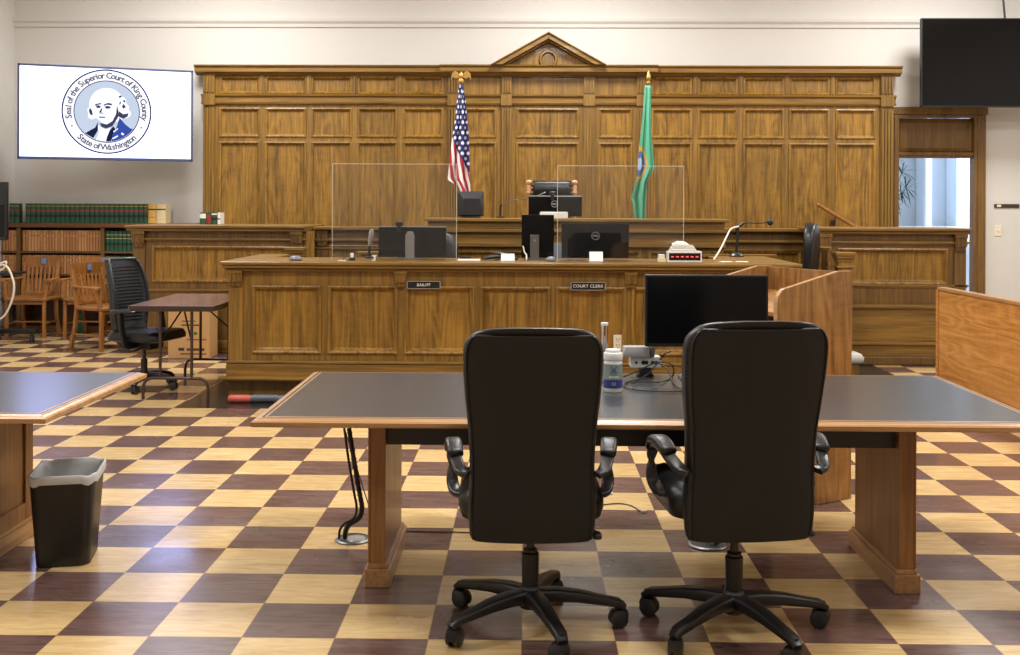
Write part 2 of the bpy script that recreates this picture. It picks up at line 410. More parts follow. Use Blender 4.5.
# ------------------------------------------------------------------ oak panelling on the back wall
YP = YW - .13
def X(p): return xs(p, YP)
def Zp(p): return zs(p, YP, 548)
t = thing('oak_panelling', 'golden oak panelled wall with pediment, fluted pilasters and cornice behind the bench', 'panelling', (0,0,0))
x0, x1 = X(203), X(893)
zc0, zc1 = Zp(76), Zp(66.5)     # cornice
cols_l = [(219.8,258.5),(265.8,305),(311.8,350.5),(358,396),(403.3,442)]
cols_r = [(652,690.5),(698.5,736),(743.8,782.7),(789.5,828),(836,874)]
mid = [(463,495),(516.6,577.5),(599,631)]
rows = [(Zp(137),Zp(109.5)), (.25,Zp(143.5))]
fr_z = (Zp(93.5),Zp(78))
holes = []
for a, b2 in cols_l+mid+cols_r:
    for r in rows: holes.append((X(a),X(b2),r[0],r[1]))
for a, b2 in cols_l+cols_r: holes.append((X(a),X(b2),fr_z[0],fr_z[1]))
m = MB(); m.plate(x0, x1, 0, zc0+.02, YP, YP+.03, holes); m.box(x0, x1, YP+.03, YW-.001, 0, zc0+.05)
m.build('stile_frame', oak_v, t)
for h in holes:
    m = MB(); m.rings_rect(h[0], h[1], h[2], h[3], [(-.012,YP),(-.012,YP-.012),(.0,YP-.016),(.012,YP-.008),(.02,YP+.012),(.032,YP+.022)])
    m.build('panel', oak_p, t)
# architrave band between frieze and panels
m = MB(); za, zb = Zp(105), Zp(95)
prof = [(YP,za),(YP-.03,za),(YP-.04,za+.02),(YP-.022,za+.025),(YP-.022,zb-.035),(YP-.05,zb-.02),(YP-.055,zb),(YP,zb)]
m.prism(prof, 'x', x0-.02, x1+.02)
m.build('architrave_band', oak_h, t)
# cornice with projecting centre
def cornice(m, a, b2, d):
    pr = [(YP+.02,zc0),(YP-.03-d,zc0),(YP-.045-d,zc0+.015),(YP-.085-d,zc0+.03),(YP-.095-d,zc0+.034),(YP-.095-d,zc1-.03),(YP-.12-d,zc1-.016),(YP-.125-d,zc1),(YP+.02,zc1)]
    m.prism(pr, 'x', a, b2)
m = MB(); cornice(m, X(196), X(899), 0); cornice(m, X(440), X(656), .06); m.box(X(440),X(656),YP-.06,YP,zc0-.012,zc0)
m.build('cornice', oak_h, t)
# pediment
pl, prt, pa_ = X(490.5), X(604), Zp(35)
pb_, pc = zc1-.005, X(547.4)
m = MB()
def chev(o_l, o_z, i_l, i_z, y0, y1):     # a roof-shaped band between an outer and an inner triangle
    A = [(o_l[0],o_z[0]),(pc,o_z[1]),(o_l[1],o_z[0])]; B = [(i_l[0],i_z[0]),(pc,i_z[1]),(i_l[1],i_z[0])]
    for k in (0,1):
        m.prism([A[k],A[k+1],B[k+1],B[k]], 'y', y0, y1)
hgt = pa_-pb_; hw = (prt-pl)/2
def tri(f): return (pc-hw*f, pc+hw*f), (pb_, pb_+hgt*f)
for f0, f1, yy in ((1.0,.96,.27),(.96,.80,.24),(.80,.74,.17)):
    a, z_ = tri(f0); c2, zz = tri(f1); chev(a, z_, c2, zz, YP-yy, YP+.12)
m.build('raking_cornice', oak_h, t, bevel=.004)
m = MB(); a, z_ = tri(.76); m.prism([(a[0],z_[0]),(a[1],z_[0]),(pc,z_[1])], 'y', YP-.08, YP+.12); m.build('tympanum', oak_p, t)
m = MB(); rc = Zp(60.3); q = Matrix.Rotation(PI/2, 4, 'X')
m.lathe([(.0,0),(.075,0),(.075,.02),(.085,.035),(.105,.035),(.115,.02),(.115,-.001),(.0,-.001)], 32, (pc,YP-.081,rc), mat=q); m.build('rosette', oak_v, t, smooth=40)
# pilasters
def pilaster(pa1, pb1):
    a, b2 = X(pa1), X(pb1); m = MB(); w_ = b2-a
    m.box(a, b2, YP-.03, YP+.01, 0, za)
    m.box(a-.004, b2+.004, YP-.058, YP, za-.012, zb)
    m.box(a, b2, YP-.04, YP, zb+.002, zc0+.01)
    n = 4
    for k in range(n):
        c_ = a+w_*(k+.5)/n
        m.box(c_-w_/n*.29, c_+w_/n*.29, YP-.046, YP-.02, .3, za-.05)
        m.box(c_-w_/n*.29, c_+w_/n*.29, YP-.056, YP-.03, zb+.02, zc0-.02)
    m.build('pilaster', oak_v, t, smooth=40)
for p in ((203.5,215),(447.5,458.5),(501,511),(583,594),(636,647),(879.5,892)): pilaster(*p)
for p in (262,308.5,354.2,399.6,694.5,740,786,832):      # short dividers in the frieze
    a = X(p); m = MB(); m.box(a-.03, a+.03, YP-.02, YP+.01, zb, zc0+.005); m.box(a-.012, a+.012, YP-.03, YP-.02, zb+.01, zc0-.01)
    m.build('frieze_divider', oak_v, t, bevel=.004)

# ------------------------------------------------------------------ benches and counter
def oak_front(t, xa, xb, Yf, z_top, holes, base_z=0, depth=.12, fac=oak_v):
    m = MB(); m.plate(xa, xb, base_z, z_top, Yf, Yf+.03, holes); m.box(xa, xb, Yf+.03, Yf+depth, base_z, z_top); m.build('front_frame', fac, t)
    for h in holes:
        m = MB(); m.rings_rect(h[0], h[1], h[2], h[3], [(-.012,Yf),(-.012,Yf-.014),(.0,Yf-.02),(.014,Yf-.01),(.022,Yf+.012),(.036,Yf+.024)])
        m.build('panel', oak_p, t)
def mould(m, xa, xb, Yf, za, zb, proj, ret=True):
    """stepped moulding strip, bottom to top"""
    h_ = zb-za; e = proj if ret else 0
    m.box(xa-e*.45, xb+e*.45, Yf-proj*.45, Yf+.02, za, za+h_*.4)
    m.box(xa-e, xb+e, Yf-proj, Yf+.02, za+h_*.4, zb)
def bracket(m, xa, xb, Yf, za, zb):
    h_ = zb-za
    m.box(xa, xb, Yf-.045, Yf+.01, za+h_*.25, zb); m.box(xa-.006, xb+.006, Yf-.055, Yf+.01, zb-h_*.22, zb)
    m.box(xa+.008, xb-.008, Yf-.032, Yf+.01, za, za+h_*.27)
    w_ = (xb-xa)/3
    for k in range(3): m.cyl((xa+w_*(k+.5),Yf-.045,za+h_*.28), (xa+w_*(k+.5),Yf-.045,za+h_*.74), w_*.3, 8)
    for k in range(3): m.lathe([(0,-.008),(.01,-.004),(.012,.004),(0,.01)], 8, (xa+w_*(k+.5),Yf-.035,za+h_*.1))

# --- clerk's counter
YC = 8.70
t = thing('clerk_counter', 'long panelled oak clerk counter with two name plates across the courtroom', 'counter', (0,0,0))
def cx(p): return xs(p, YC, 310)
def cz(p): return zs(p, YC, 430)
ca, cb = cx(229), 2.12
ztop = cz(262.3)+.004; zsl = cz(270)
zpl = cz(378.5)
hl = []
for a, b2 in ((253.5,320),(329.3,396.3),(406,473),(481.5,549.5),(557.5,625),(633,700)):
    hl.append((cx(a),cx(b2),cz(353),cz(287.5)))
hl.append((cx(710),cx(777),cz(353),cz(287.5)))
oak_front(t, ca, cb, YC, zsl+.001, hl, base_z=zpl)
m = MB()
for xx in (ca, cb-.1): m.box(xx, xx+.1, YC+.12, 9.9, .1, zsl)
m.build('side_wall', oak_v, t)
m = MB(); m.box(ca-.05, cb+.06, YC-.10, YC+.66, ztop-.028, ztop); m.box(ca-.035, cb+.045, YC-.085, YC+.62, zsl+.012, ztop-.028); m.box(ca-.02, cb+.03, YC-.05, YC+.2, zsl-.012, zsl+.012)
for xx in (ca, cb): m.box(xx-.05 if xx < 0 else xx-.46, xx+.22 if xx < 0 else xx+.06, YC+.661, 9.95, ztop-.028, ztop); m.box(xx-.035 if xx < 0 else xx-.44, xx+.2 if xx < 0 else xx+.045, YC+.62, 9.93, zsl+.012, ztop-.028)
m.build('worktop', oak_h, t, bevel=.008)
m = MB(); mould(m, ca, cb, YC, cz(365.5), cz(361.5), .03); m.box(ca-.018, cb+.018, YC-.022, YC+.02, zpl, cz(365)); mould(m, ca-.02, cb+.02, YC-.02, zpl-.025, zpl+.008, .05)
m.build('base_moulding', oak_h, t, bevel=.004)
m = MB(); m.box(ca-.01, cb+.01, YC+.03, YC+.5, 0.002, zpl-.02); m.box(ca-.01, ca+.3, YC+.4, 9.9, .002, .12); m.box(cb-.3, cb+.01, YC+.4, 9.9, .002, .12); m.build('plinth', oak_dark, t)
for a, b2 in ((229.5,243),(395.5,407),(624.5,636),(768,779)):
    m = MB(); bracket(m, cx(a), cx(b2), YC, cz(287), zsl-.004); m.build('bracket', oak_v, t, bevel=.003)
m = MB(); m.box(cx(229.5)-.006, cx(243), YC-.012, YC+.01, zpl, zsl); m.build('corner_stile', oak_v, t, bevel=.004)
# name plates and outlet on the counter front
def nameplate(pa1, pb1, ya, yb, s, label):
    a, b2, z0, z1 = cx(pa1), cx(pb1), cz(yb), cz(ya)
    t = thing('name_plate', label, 'name plate', ((a+b2)/2, YC-.028, z0))
    w_, h_ = (b2-a)/2, z1-z0
    MB().box(-w_, w_, -.012, 0, 0, h_).build('plate', plastic_blk, t, bevel=.001)
    m = MB(); m.box(-w_-.006, w_+.006, -.015, 0, -.004, 0); m.box(-w_-.006, w_+.006, -.015, 0, h_, h_+.004); m.box(-w_-.006, -w_, -.015, 0, -.004, h_+.004); m.box(w_, w_+.006, -.015, 0, -.004, h_+.004)
    m.build('holder', silver, t)
    text('lettering', s, h_*.60, white_p, t, Matrix.Translation((0,-.0128,h_*.5)) @ FACE, .0006, 1.08, .0001)
nameplate(408, 440, 281.3, 288, 'BAILIFF', 'black name plate reading BAILIFF on the counter front')
nameplate(571, 604.5, 281.5, 288.6, 'COURT CLERK', 'black name plate reading COURT CLERK on the counter front')
def outlet(name, label, x, y, z, w_, h_, two=True):
    t = thing(name, label, 'outlet' if two else 'switch', (x, y, z))
    MB().box(-w_/2, w_/2, -.008, 0, 0, h_).build('cover_plate', ivory, t, bevel=.003)
    m = MB()
    if two:
        for zz in (h_*.3, h_*.7):
            for sx in (-.012,.008): m.box(sx, sx+.004, -.0095, -.008, zz-.008, zz+.008)
            m.box(-.004,.002,-.0095,-.008,zz-.02,zz-.014)
        m.build('socket_slots', plastic_blk, t)
    else:
        m.box(-.006,.006,-.02,-.008,h_*.42,h_*.6); m.build('toggle', ivory, t, bevel=.002)
p = pt(617.8, 349.5, Y=YC+.022); outlet('wall_outlet', 'ivory double power outlet low on the counter front beside the monitor', p.x, YC+.0235, p.z, .072, .118)

# --- left bench
YL = 11.2
t = thing('side_bench', 'panelled oak bench front with scrolled corner pilaster in front of the bookcase', 'bench', (0,0,0))
def lx(p): return xs(p, YL, 260)
def lz(p): return zs(p, YL, 190)
la, lb = lx(133), lx(304)
oak_front(t, la, lb, YL, lz(229), [(lx(153.5),lx(287),lz(281),lz(247))], fac=oak_dark)
m = MB(); m.box(la-.06, lb+.03, YL-.09, YL+.95, lz(228), lz(225.3)); m.box(la-.05, lb+.03, YL-.07, YL+.9, lz(231), lz(228)); m.build('top', oak_h, t, bevel=.006)
m = MB(); mould(m, la, lb, YL, lz(241), lz(238.3), .035); mould(m, la, lb, YL, lz(292), lz(289), .025); mould(m, la, lb, YL, lz(352), lz(340), .03)
m.build('moulding', oak_h, t, bevel=.003)
for a, b2 in ((133.5,145.5),(291.5,303)):
    m = MB(); m.box(lx(a),lx(b2),YL-.02,YL+.01,.0,lz(241)); bracket(m, lx(a), lx(b2), YL-.01, lz(247), lz(231)); m.build('pilaster', oak_dark, t, bevel=.003)
m = MB(); m.box(la, la+.06, YL+.12, YL+.9, 0, lz(229)); m.build('side_wall', oak_dark, t)

# --- back ledge between left and right benches, and the judge's bench in front of it
YM = 11.52
def mx_(p): return xs(p, YM, 240)
def mz(p): return zs(p, YM, 560)
def rear_ledge(label, a, b2, panels, brk):
    t = thing('rear_ledge', label, 'ledge', (0,0,0))
    oak_front(t, a, b2, YM, mz(231), panels, fac=oak_dark)
    m = MB(); m.box(a, b2, YM-.09, YM+.2, mz(230.5), mz(227.6)); mould(m, a, b2, YM, mz(243), mz(239.5), .05, False); mould(m, a, b2, YM, mz(251), mz(248.5), .03, False)
    m.build('moulding', oak_h, t, bevel=.004)
    if brk:
        m = MB(); bracket(m, brk[0], brk[1], YM, mz(247), mz(230.5)); m.box(brk[0], brk[1], YM-.015, YM, 0, mz(247)); m.build('bracket', oak_dark, t, bevel=.003)
rear_ledge('moulded oak ledge between the side bench and the judge bench', lb+.045, mx_(445), [(mx_(330),mx_(425),.2,mz(247))], (lb+.07, lb+.19))
rear_ledge('moulded oak ledge between the judge bench and the witness bench', mx_(708), xs(822, YB_W := 10.72)+.2, [(mx_(726),mx_(800),.2,mz(251))], None)

YJ = 10.75
t = thing('judge_bench', 'raised oak judge bench with deep stepped mouldings below the flags', 'bench', (0,0,0))
def jx(p): return xs(p, YJ, 225)
def jz(p): return zs(p, YJ, 575)
ja, jb = jx(428.5), jx(724)
JT = jz(218.6)
oak_front(t, ja, jb, YJ, jz(221), [(jx(436),jx(500),.2,jz(252)),(jx(510),jx(640),.2,jz(252)),(jx(650),jx(716),.2,jz(252))], depth=.34)
m = MB(); m.box(ja-.03, jb+.03, YJ-.10, YJ+.42, jz(221.8), JT); m.build('top', oak_h, t, bevel=.005)
m = MB(); m.box(ja, jb, YJ-.05, YJ+.3, jz(229), jz(221.8)); m.box(ja-.01, jb+.01, YJ-.085, YJ+.3, jz(232.5), jz(229)); m.box(ja, jb, YJ-.03, YJ+.3, jz(243), jz(232.5)); m.box(ja-.008, jb+.008, YJ-.06, YJ+.3, jz(247), jz(242.5))
m.build('moulding', oak_h, t, bevel=.006)

# --- low inner ledges beside the judge's bench
for a, b2, yy, lab in ((357,379,251.3,'short low oak ledge behind the silver microphone'),(703,777,254.2,'low oak ledge behind the gooseneck microphone')):
    Yq = 10.56; m = MB(); xa, xb = xs(a,Yq), xs(b2,Yq); zt = zs(yy,Yq,(a+b2)/2)
    t = thing('low_ledge', lab, 'ledge', (0,0,0))
    MB().box(xa+.03, xb-.03, Yq+.03, Yq+.06, 0.002, zt-.03).build('ledge_body', oak_dark, t)
    MB().box(xa, xb, Yq, Yq+.075, zt-.03, zt).build('ledge_top', oak_h, t, bevel=.006)

# --- right bench
YB = 10.72
t = thing('witness_bench', 'tall panelled oak bench front with stepped base before the doorway', 'bench', (0,0,0))
def rx(p): return xs(p, YB, 280)
def rz_(p): return zs(p, YB, 900)
ra, rb = rx(817), rx(966)
oak_front(t, ra, rb, YB, rz_(231), [(rx(838),rx(946.5),rz_(283.5),rz_(249.5))], fac=oak_dark)
m = MB(); m.box(ra-.03, rb+.025, YB-.09, YB+.64, rz_(231), rz_(228)); m.box(ra-.01, rb+.015, YB-.06, YB+.62, rz_(234), rz_(231)); m.build('top', oak_h, t, bevel=.006)
m = MB(); mould(m, ra, rb, YB, rz_(245), rz_(241.5), .03); mould(m, ra, rb, YB, rz_(288), rz_(284.5), .02); m.box(ra, rb, YB-.03, YB, rz_(341), rz_(309)); mould(m, ra, rb, YB-.02, rz_(309.5), rz_(304.5), .045)
mould(m, ra, rb, YB-.03, rz_(346), rz_(341), .05); m.box(ra-.03, rb+.03, YB-.05, YB, rz_(356), rz_(345)); m.build('moulding', oak_h, t, bevel=.004)
MB().box(ra-.04, rb+.04, YB-.075, YB+.1, .002, rz_(355.8)).build('plinth', oak_dark, t, bevel=.01)
for a, b2 in ((818,830),(953.5,965)):
    m = MB(); m.box(rx(a),rx(b2),YB-.02,YB+.01,.3,rz_(241)); bracket(m, rx(a), rx(b2), YB-.01, rz_(251), rz_(234)); m.build('pilaster', oak_dark, t, bevel=.003)
m = MB(); m.box(rb-.06, rb, YB+.12, YB+.62, 0.002, rz_(231)); m.build('side_wall', oak_dark, t)

# --- short gate posts by the counter
def newel(px0, px1, ptop, Yn, label, group=None, pale=False):
    a, b2 = xs(px0,Yn), xs(px1,Yn); zt = zs(ptop,Yn,(px0+px1)/2); w_ = (b2-a)/2
    t = thing('newel_post', label, 'post', ((a+b2)/2, Yn+w_, 0))
    MB().box(-w_*.72, w_*.72, -w_*.72, w_*.72, .002, zt-.02).build('shaft', oak_v, t, bevel=.006)
    m = MB()
    for k, (e, z0, z1) in enumerate(((1.0,zt-.03,zt),(.92,zt-.055,zt-.03),(.82,zt-.085,zt-.055),(.9,zt-.14,zt-.125))): m.box(-w_*e, w_*e, -w_*e, w_*e, z0, z1)
    m.build('cap', oak_h, t, bevel=.004)
    m = MB()
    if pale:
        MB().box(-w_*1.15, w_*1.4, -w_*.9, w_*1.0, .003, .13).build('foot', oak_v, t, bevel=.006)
        m.loft([[(x*w_*e+w_*.25, y*w_*e*.8, z) for x, y in rrect(1,1,.3)] for e, z in ((1.25,.13),(1.55,.15),(1.6,.185),(1.35,.22),(.9,.235))]); m.build('base', highlight, t, smooth=50)  # rounded base moulding; its reflected highlight is put into the pale colour
    else:
        m.box(-w_*.9, w_*.9, -w_*.9, w_*.9, .003, .2); m.build('base', oak_h, t, bevel=.01)
newel(836.5, 856.5, 252.5, 9.80, 'square oak post with moulded cap and base coloured as a pale highlight behind the lectern', pale=True)
newel(284, 304, 247.5, 10.15, 'short square oak post with flared cap beyond the left counter wing')
# curved gate wing beside the right post
t = thing('gate_wing', 'low curved oak wing wall joining the post behind the lectern', 'wall panel', (0,0,0))
a, b2 = pt(830, 249.5, Y=10.3), pt(838, 253, Y=10.02)
pth = [Vector((a.x+(b2.x-.10-a.x)*k/6, 10.42-.31*math.sin(k/6*PI/2)**2, 0)) for k in range(7)]
zt = a.z
m = MB(); m.sweep([p+Vector((0,0,zt*.5)) for p in pth], [(-.03,-zt*.5+.003),(.03,-zt*.5+.003),(.03,zt*.5),(-.03,zt*.5)]); m.build('wing_body', oak_dark, t)
m = MB(); m.sweep([p+Vector((0,0,zt+.012)) for p in pth], [(-.05,-.012),(.05,-.012),(.05,.012),(-.05,.012)]); m.sweep([p+Vector((0,0,zt-.13)) for p in pth], [(-.04,-.012),(.04,-.012),(.04,.012),(-.04,.012)]); m.build('wing_cap', oak_h, t)

# --- sloping hand rail on the panelling
a, b2 = pt(818.5, 205, Y=YP-.12), pt(862, 231, Y=YP-.12)
t = thing('hand_rail', 'slim sloping wooden hand rail on the panelling behind the witness bench', 'rail', (0,0,0))
m = MB(); m.cyl(a, b2+(b2-a)*.25, .024, 12); m.lathe([(0,-.028),(.02,-.02),(.028,0),(.02,.02),(0,.028)], 12, a); m.build('rail', chair_wood, t, smooth=50)
br = a+(b2-a)*.38; m = MB(); m.cyl(br, br+Vector((0,0,-.07)), .01, 8); m.cyl(br+Vector((0,0,-.07)), br+Vector((0,.09,-.11)), .01, 8); m.box(br.x-.02, br.x+.02, YP-.035, YP-.0155, br.z-.17, br.z-.06); m.build('bracket', brown_metal, t, smooth=40)

# ------------------------------------------------------------------ screens on the wall
def tv(name, label, P0, P1, z0, z1, front, back_to_wall):
    """P0, P1: left and right ends of the screen plane (x,y) as seen from the room"""
    P0, P1 = Vector(P0), Vector(P1); c = (P0+P1)/2; w_ = (P1-P0).length/2; ang = math.atan2(P1.y-P0.y, P1.x-P0.x)
    t = thing(name, label, 'screen', (c.x, c.y, z0), ang); h_ = z1-z0
    m = MB(); m.box(-w_, w_, .006, .06, 0, h_); m.box(-w_*.6, w_*.6, .06, .10, h_*.15, h_*.85); m.build('case', plastic_blk, t, bevel=.006)
    e = .024 if front is tvw else .012; m = MB(); m.box(-w_, w_, 0, .006, 0, e*1.3); m.box(-w_, w_, 0, .006, h_-e, h_); m.box(-w_, -w_+e, 0, .006, 0, h_); m.box(w_-e, w_, 0, .006, 0, h_); m.build('bezel', bezel_mat, t)
    MB().box(-w_+e, w_-e, .002, .006, e*1.3, h_-e).build('screen', front, t)
    m = MB(); wl = RZ(-ang) @ Vector((0, YW-c.y, 0))
    m.box(-.25, .25, .10, .13, h_*.3, h_*.7); m.cyl((.1,.13,h_*.5), (wl.x, wl.y-.03, h_*.5), .03, 12); m.build('mount', steel, t)
    q = MB(); q.box(-.2,.2,-.03,-.002,h_*.3,h_*.7); q.xf(Matrix.Translation((wl.x,wl.y,0)) @ RZ(-ang)); q.build('wall_plate', steel, t)
    return t, w_, h_
bezel_mat = plain('dark_blue_bezel', (64,72,104), .4, var=.05)
tvw = emit('lit_white_screen', (1.0,1.14,2.1), 2.1)
pl_, pr_ = pt(17.2,110,Y=12.05), pt(193,116,Y=12.72)
zt = (pt(17.2,62,Y=12.05).z+pt(193,71.7,Y=12.72).z)/2; zb_ = (pt(17.2,159.8,Y=12.05).z+pt(193,160.8,Y=12.72).z)/2
t, tw, th = tv('wall_screen', 'lit white wall screen showing a round portrait seal, above the bookcase', pl_.xy, pr_.xy, zb_, zt, tvw, True)
# the seal shown on the screen: each colour a thin layer of the lit picture
navy = emit('lit_navy', (.012,.02,.06), 1); grey_t = emit('lit_grey_line', (.10,.11,.13), 1); pale = emit('lit_pale_blue', (.60,.68,.84), 1); whi = emit('lit_white', (1,1,1.15), 1.15); blu = emit('lit_blue', (.045,.085,.40), 1); dgrey = emit('lit_slate', (.05,.06,.10), 1)
R = th*.454; scx, scz = -.004, th*.521
def flat(name, polys, mat, y):
    m = MB()
    for P in polys:
        n = len(P); m.add([(scx+x*R, -y, scz+z*R) for x, z in P], [tuple(range(n))])
    return m.build(name, mat, t)
def ring(r0, r1, n=72):
    out = []
    for i in range(n):
        a, b2 = 2*PI*i/n, 2*PI*(i+1)/n
        out.append([(r0*math.cos(a),r0*math.sin(a)),(r1*math.cos(a),r1*math.sin(a)),(r1*math.cos(b2),r1*math.sin(b2)),(r0*math.cos(b2),r0*math.sin(b2))])
    return out
disc = lambda r, cx_=0, cz_=0, sx=1, n=48: [(cx_+r*sx*math.cos(2*PI*i/n), cz_+r*math.sin(2*PI*i/n)) for i in range(n)]
flat('seal_outer_ring', ring(.965,1.0), navy, .0006); flat('seal_inner_ring', ring(.715,.735), navy, .0006)
flat('seal_field', [disc(.99)], whi, .0002); flat('seal_ground', [disc(.715)], pale, .0004)
flat('white_hair', [disc(.40,.0,.16,.98), disc(.13,.30,.24), disc(.12,.37,.10), disc(.11,.40,-.03,1.2), disc(.10,-.33,.02), disc(.09,-.33,-.10), [(.05,-.3),(.45,-.12),(.42,.2),(.2,.3)]], whi, .0008)
for curl_ in [[(.27,.02),(.36,-.05),(.48,-.02),(.46,-.1),(.36,-.16),(.24,-.1)],[(.25,.36),(.3,.4),(.33,.37),(.28,.33)],[(.36,.3),(.41,.27),(.4,.22),(.36,.25)],[(.33,.14),(.37,.2),(.42,.12),(.36,.08)],[(-.38,.08),(-.33,.02),(-.31,-.1),(-.37,-.08),(-.4,0)],[(.28,.24),(.31,.26),(.3,.18),(.27,.17)]]: flat('hair_curl', [curl_], dgrey, .0012)
flat('bust_face', [[(-.28,.18),(-.26,-.02),(-.22,-.14),(-.12,-.26),(.0,-.32),(.12,-.25),(.2,-.08),(.22,.15),(.2,.34),(.05,.5),(-.15,.48),(-.25,.35)]], whi, .0010)
flat('bust_features', [[(-.26,.17),(-.14,.20),(-.12,.17),(-.2,.155),(-.26,.13)],[(-.08,.16),(.02,.21),(.12,.19),(.1,.15),(.0,.165),(-.07,.13)],[(-.25,.13),(-.19,.145),(-.13,.12),(-.16,.08),(-.22,.075)],[(-.06,.115),(.01,.14),(.09,.115),(.06,.075),(-.02,.07)],[(-.12,.08),(-.10,.08),(-.13,-.03),(-.18,-.02)],[(-.18,-.03),(-.08,-.03),(-.08,-.05),(-.16,-.045)],[(-.19,-.12),(-.03,-.12),(-.05,-.15),(-.16,-.15)],
     [(-.16,-.27),(.0,-.30),(.12,-.22),(.2,-.05),(.22,.16),(.26,.0),(.24,-.14),(.12,-.34),(-.02,-.40),(-.12,-.36)]], dgrey, .0014)
blue_poly = [(.10,-.70),(.12,-.55),(.2,-.40),(.28,-.13),(.40,-.28),(.52,-.38),(.60,-.40)]+[(.705*math.cos(a),.705*math.sin(a)) for a in [(-.62-.1*i) for i in range(9)]]
flat('bust_coat', [blue_poly], blu, .0016)
flat('bust_coat_shadow', [[(-.48,-.52),(-.26,-.38),(-.2,-.25),(-.2,-.45),(-.3,-.63)],[(.0,-.6),(.06,-.44),(.14,-.34),(.2,-.42),(.08,-.70),(-.02,-.70)]], navy, .0015)
flat('bust_cravat', [[(-.2,-.32),(-.12,-.38),(-.02,-.42),(.08,-.38),(.04,-.5),(-.02,-.7),(-.24,-.67),(-.18,-.5)]], whi, .0013)
flat('bust_coat_trim', [[(.14,-.46),(.24,-.38),(.25,-.40),(.15,-.49)],[(.12,-.62),(.24,-.55),(.25,-.58),(.13,-.65)],[(.33,-.48),(.39,-.52),(.36,-.55),(.31,-.52)]], whi, .0019)
def arc_text(s, r, a_mid, size, inward, sp):
    out = []; n = len(s)
    wd = [{'i':.36,'l':.36,'t':.45,'r':.48,'f':.42,' ':.38,'S':.78,'C':.85,'K':.82,'W':1.15,'w':.95,'m':1.0,'·':.35}.get(ch,.68) for ch in s]
    tot = sum(wd); acc = 0
    for ch, k in zip(s, wd):
        a = (acc+k/2-tot/2)*sp; acc += k
        if ch == ' ': continue
        th_ = a_mid - a if not inward else a_mid + a
        rot = th_-PI/2 if not inward else th_+PI/2
        out.append((ch, r*math.cos(th_), r*math.sin(th_), rot))
    return out
let = arc_text('Seal of the Superior Court of King County', .845, PI/2, .17, False, .152) + arc_text('State of Washington', .845, -PI/2, .17, True, .142)
for nm, part_ in (('upper_lettering', let[:34]), ('lower_lettering', let[34:])):
    M0 = bpy.data.meshes.new(nm); bmL = bmesh.new()
    for ch, x, z, rot in part_:
        o = text('glyph', ch, .195*R, grey_t, None, Matrix.Translation((scx+x*R, -.0006, scz+z*R)) @ FACE @ Matrix.Rotation(rot, 4, 'Z'), .0, 1, .0045*R)
        bmL.from_mesh(o.data); me = o.data; bpy.data.objects.remove(o); bpy.data.meshes.remove(me)
    bmL.to_mesh(M0); bmL.free(); M0.materials.append(grey_t); o = bpy.data.objects.new(nm, M0); C.objects.link(o); o.parent = t
for a in (205, 335): flat('seal_dot', [[(.845*math.cos(math.radians(a))+.02*math.cos(k*PI/4), .845*math.sin(math.radians(a))+.02*math.sin(k*PI/4)) for k in range(8)]], grey_t, .0006)
bezel_mat = plastic_blk
pa2 = pt(921.3, 60, Y=12.75); zt, zb_ = pt(930,18,Y=12.75).z, pt(930,107,Y=12.75).z
t, _, _ = tv('wall_screen', 'large switched-off black wall screen above the doorway', (pa2.x,12.75), (pa2.x+1.86,12.75), zb_, zt, screen_blk, True)
q = pt(1005,0,Y=12.9); m = MB(); m.tube([(q.x,12.9,zt+.02),(q.x-.02,12.9,q.z),(q.x-.05,12.95,ZC-.01)], .012); o = m.build('screen_cord', cable_b, smooth=60); tag(o, 'black cord hanging from the ceiling to the switched-off wall screen', 'cord')

# --- sign and switch on the right part of the back wall
a, b2 = pt(994,204,Y=YW), pt(1019,208,Y=YW)
t = thing('room_sign', 'small dark brown sign strip on the cream wall beside the doorway', 'sign', (a.x, YW-.001, b2.z))
MB().box(0, b2.x-a.x, -.012, 0, 0, a.z-b2.z).build('sign_plate', brown_metal, t, bevel=.002)
MB().box(.03, .08, -.0135, -.012, .012, .04).build('raised_mark', ivory, t)
p = pt(997.5, 236, Y=YW); outlet('light_switch', 'ivory light switch on the cream wall under the small brown sign', p.x, YW-.001, p.z, .085, .13, False)

# ------------------------------------------------------------------ bookcase and books
YK = 12.95
def kx(p): return xs(p, YK, 240)
def kz(p): return zs(p, YK, 70)
t = thing('bookcase', 'long low brown wooden bookcase full of law books under the lit screen', 'bookcase', (0,0,0))
ka, kb = XL+.01, xs(203, YW-.13)-.04; KT = kz(223)
shelfz = [kz(250.5)-.02, kz(273.5)-.02, kz(297)-.02, .08]
m = MB(); m.box(ka, kb, YK-.03, YW-.005, kz(227.5), KT); m.build('top', shelf_wood, t, bevel=.004)
m = MB(); m.box(ka, kb, YW-.03, YW-.006, .0, kz(227.5)); m.box(ka, kb, YK, YW-.03, .002, .07); m.build('carcass', shelf_wood, t)
for z in shelfz[:3]: MB().box(ka, kb, YK, YW-.03, z-.012, z+.012).build('shelf', shelf_wood, t)
for p in (18.5, 102.5, 190): MB().box(kx(p)-.022, kx(p)+.022, YK-.005, YW-.03, .07, kz(227.5)).build('divider', oak_dark, t)
ORD = 'first second third fourth fifth sixth seventh eighth ninth tenth eleventh twelfth thirteenth fourteenth fifteenth sixteenth seventeenth eighteenth nineteenth twentieth'.split()
def ordn(i):
    if i < 20: return ORD[i]
    return {2:'twenty',3:'thirty'}[(i+1)//10]+('-'+ORD[(i+1)%10-1] if (i+1)%10 else '') if (i+1) % 10 else {3:'thirtieth',2:'twentieth',4:'fortieth'}[(i+1)//10]
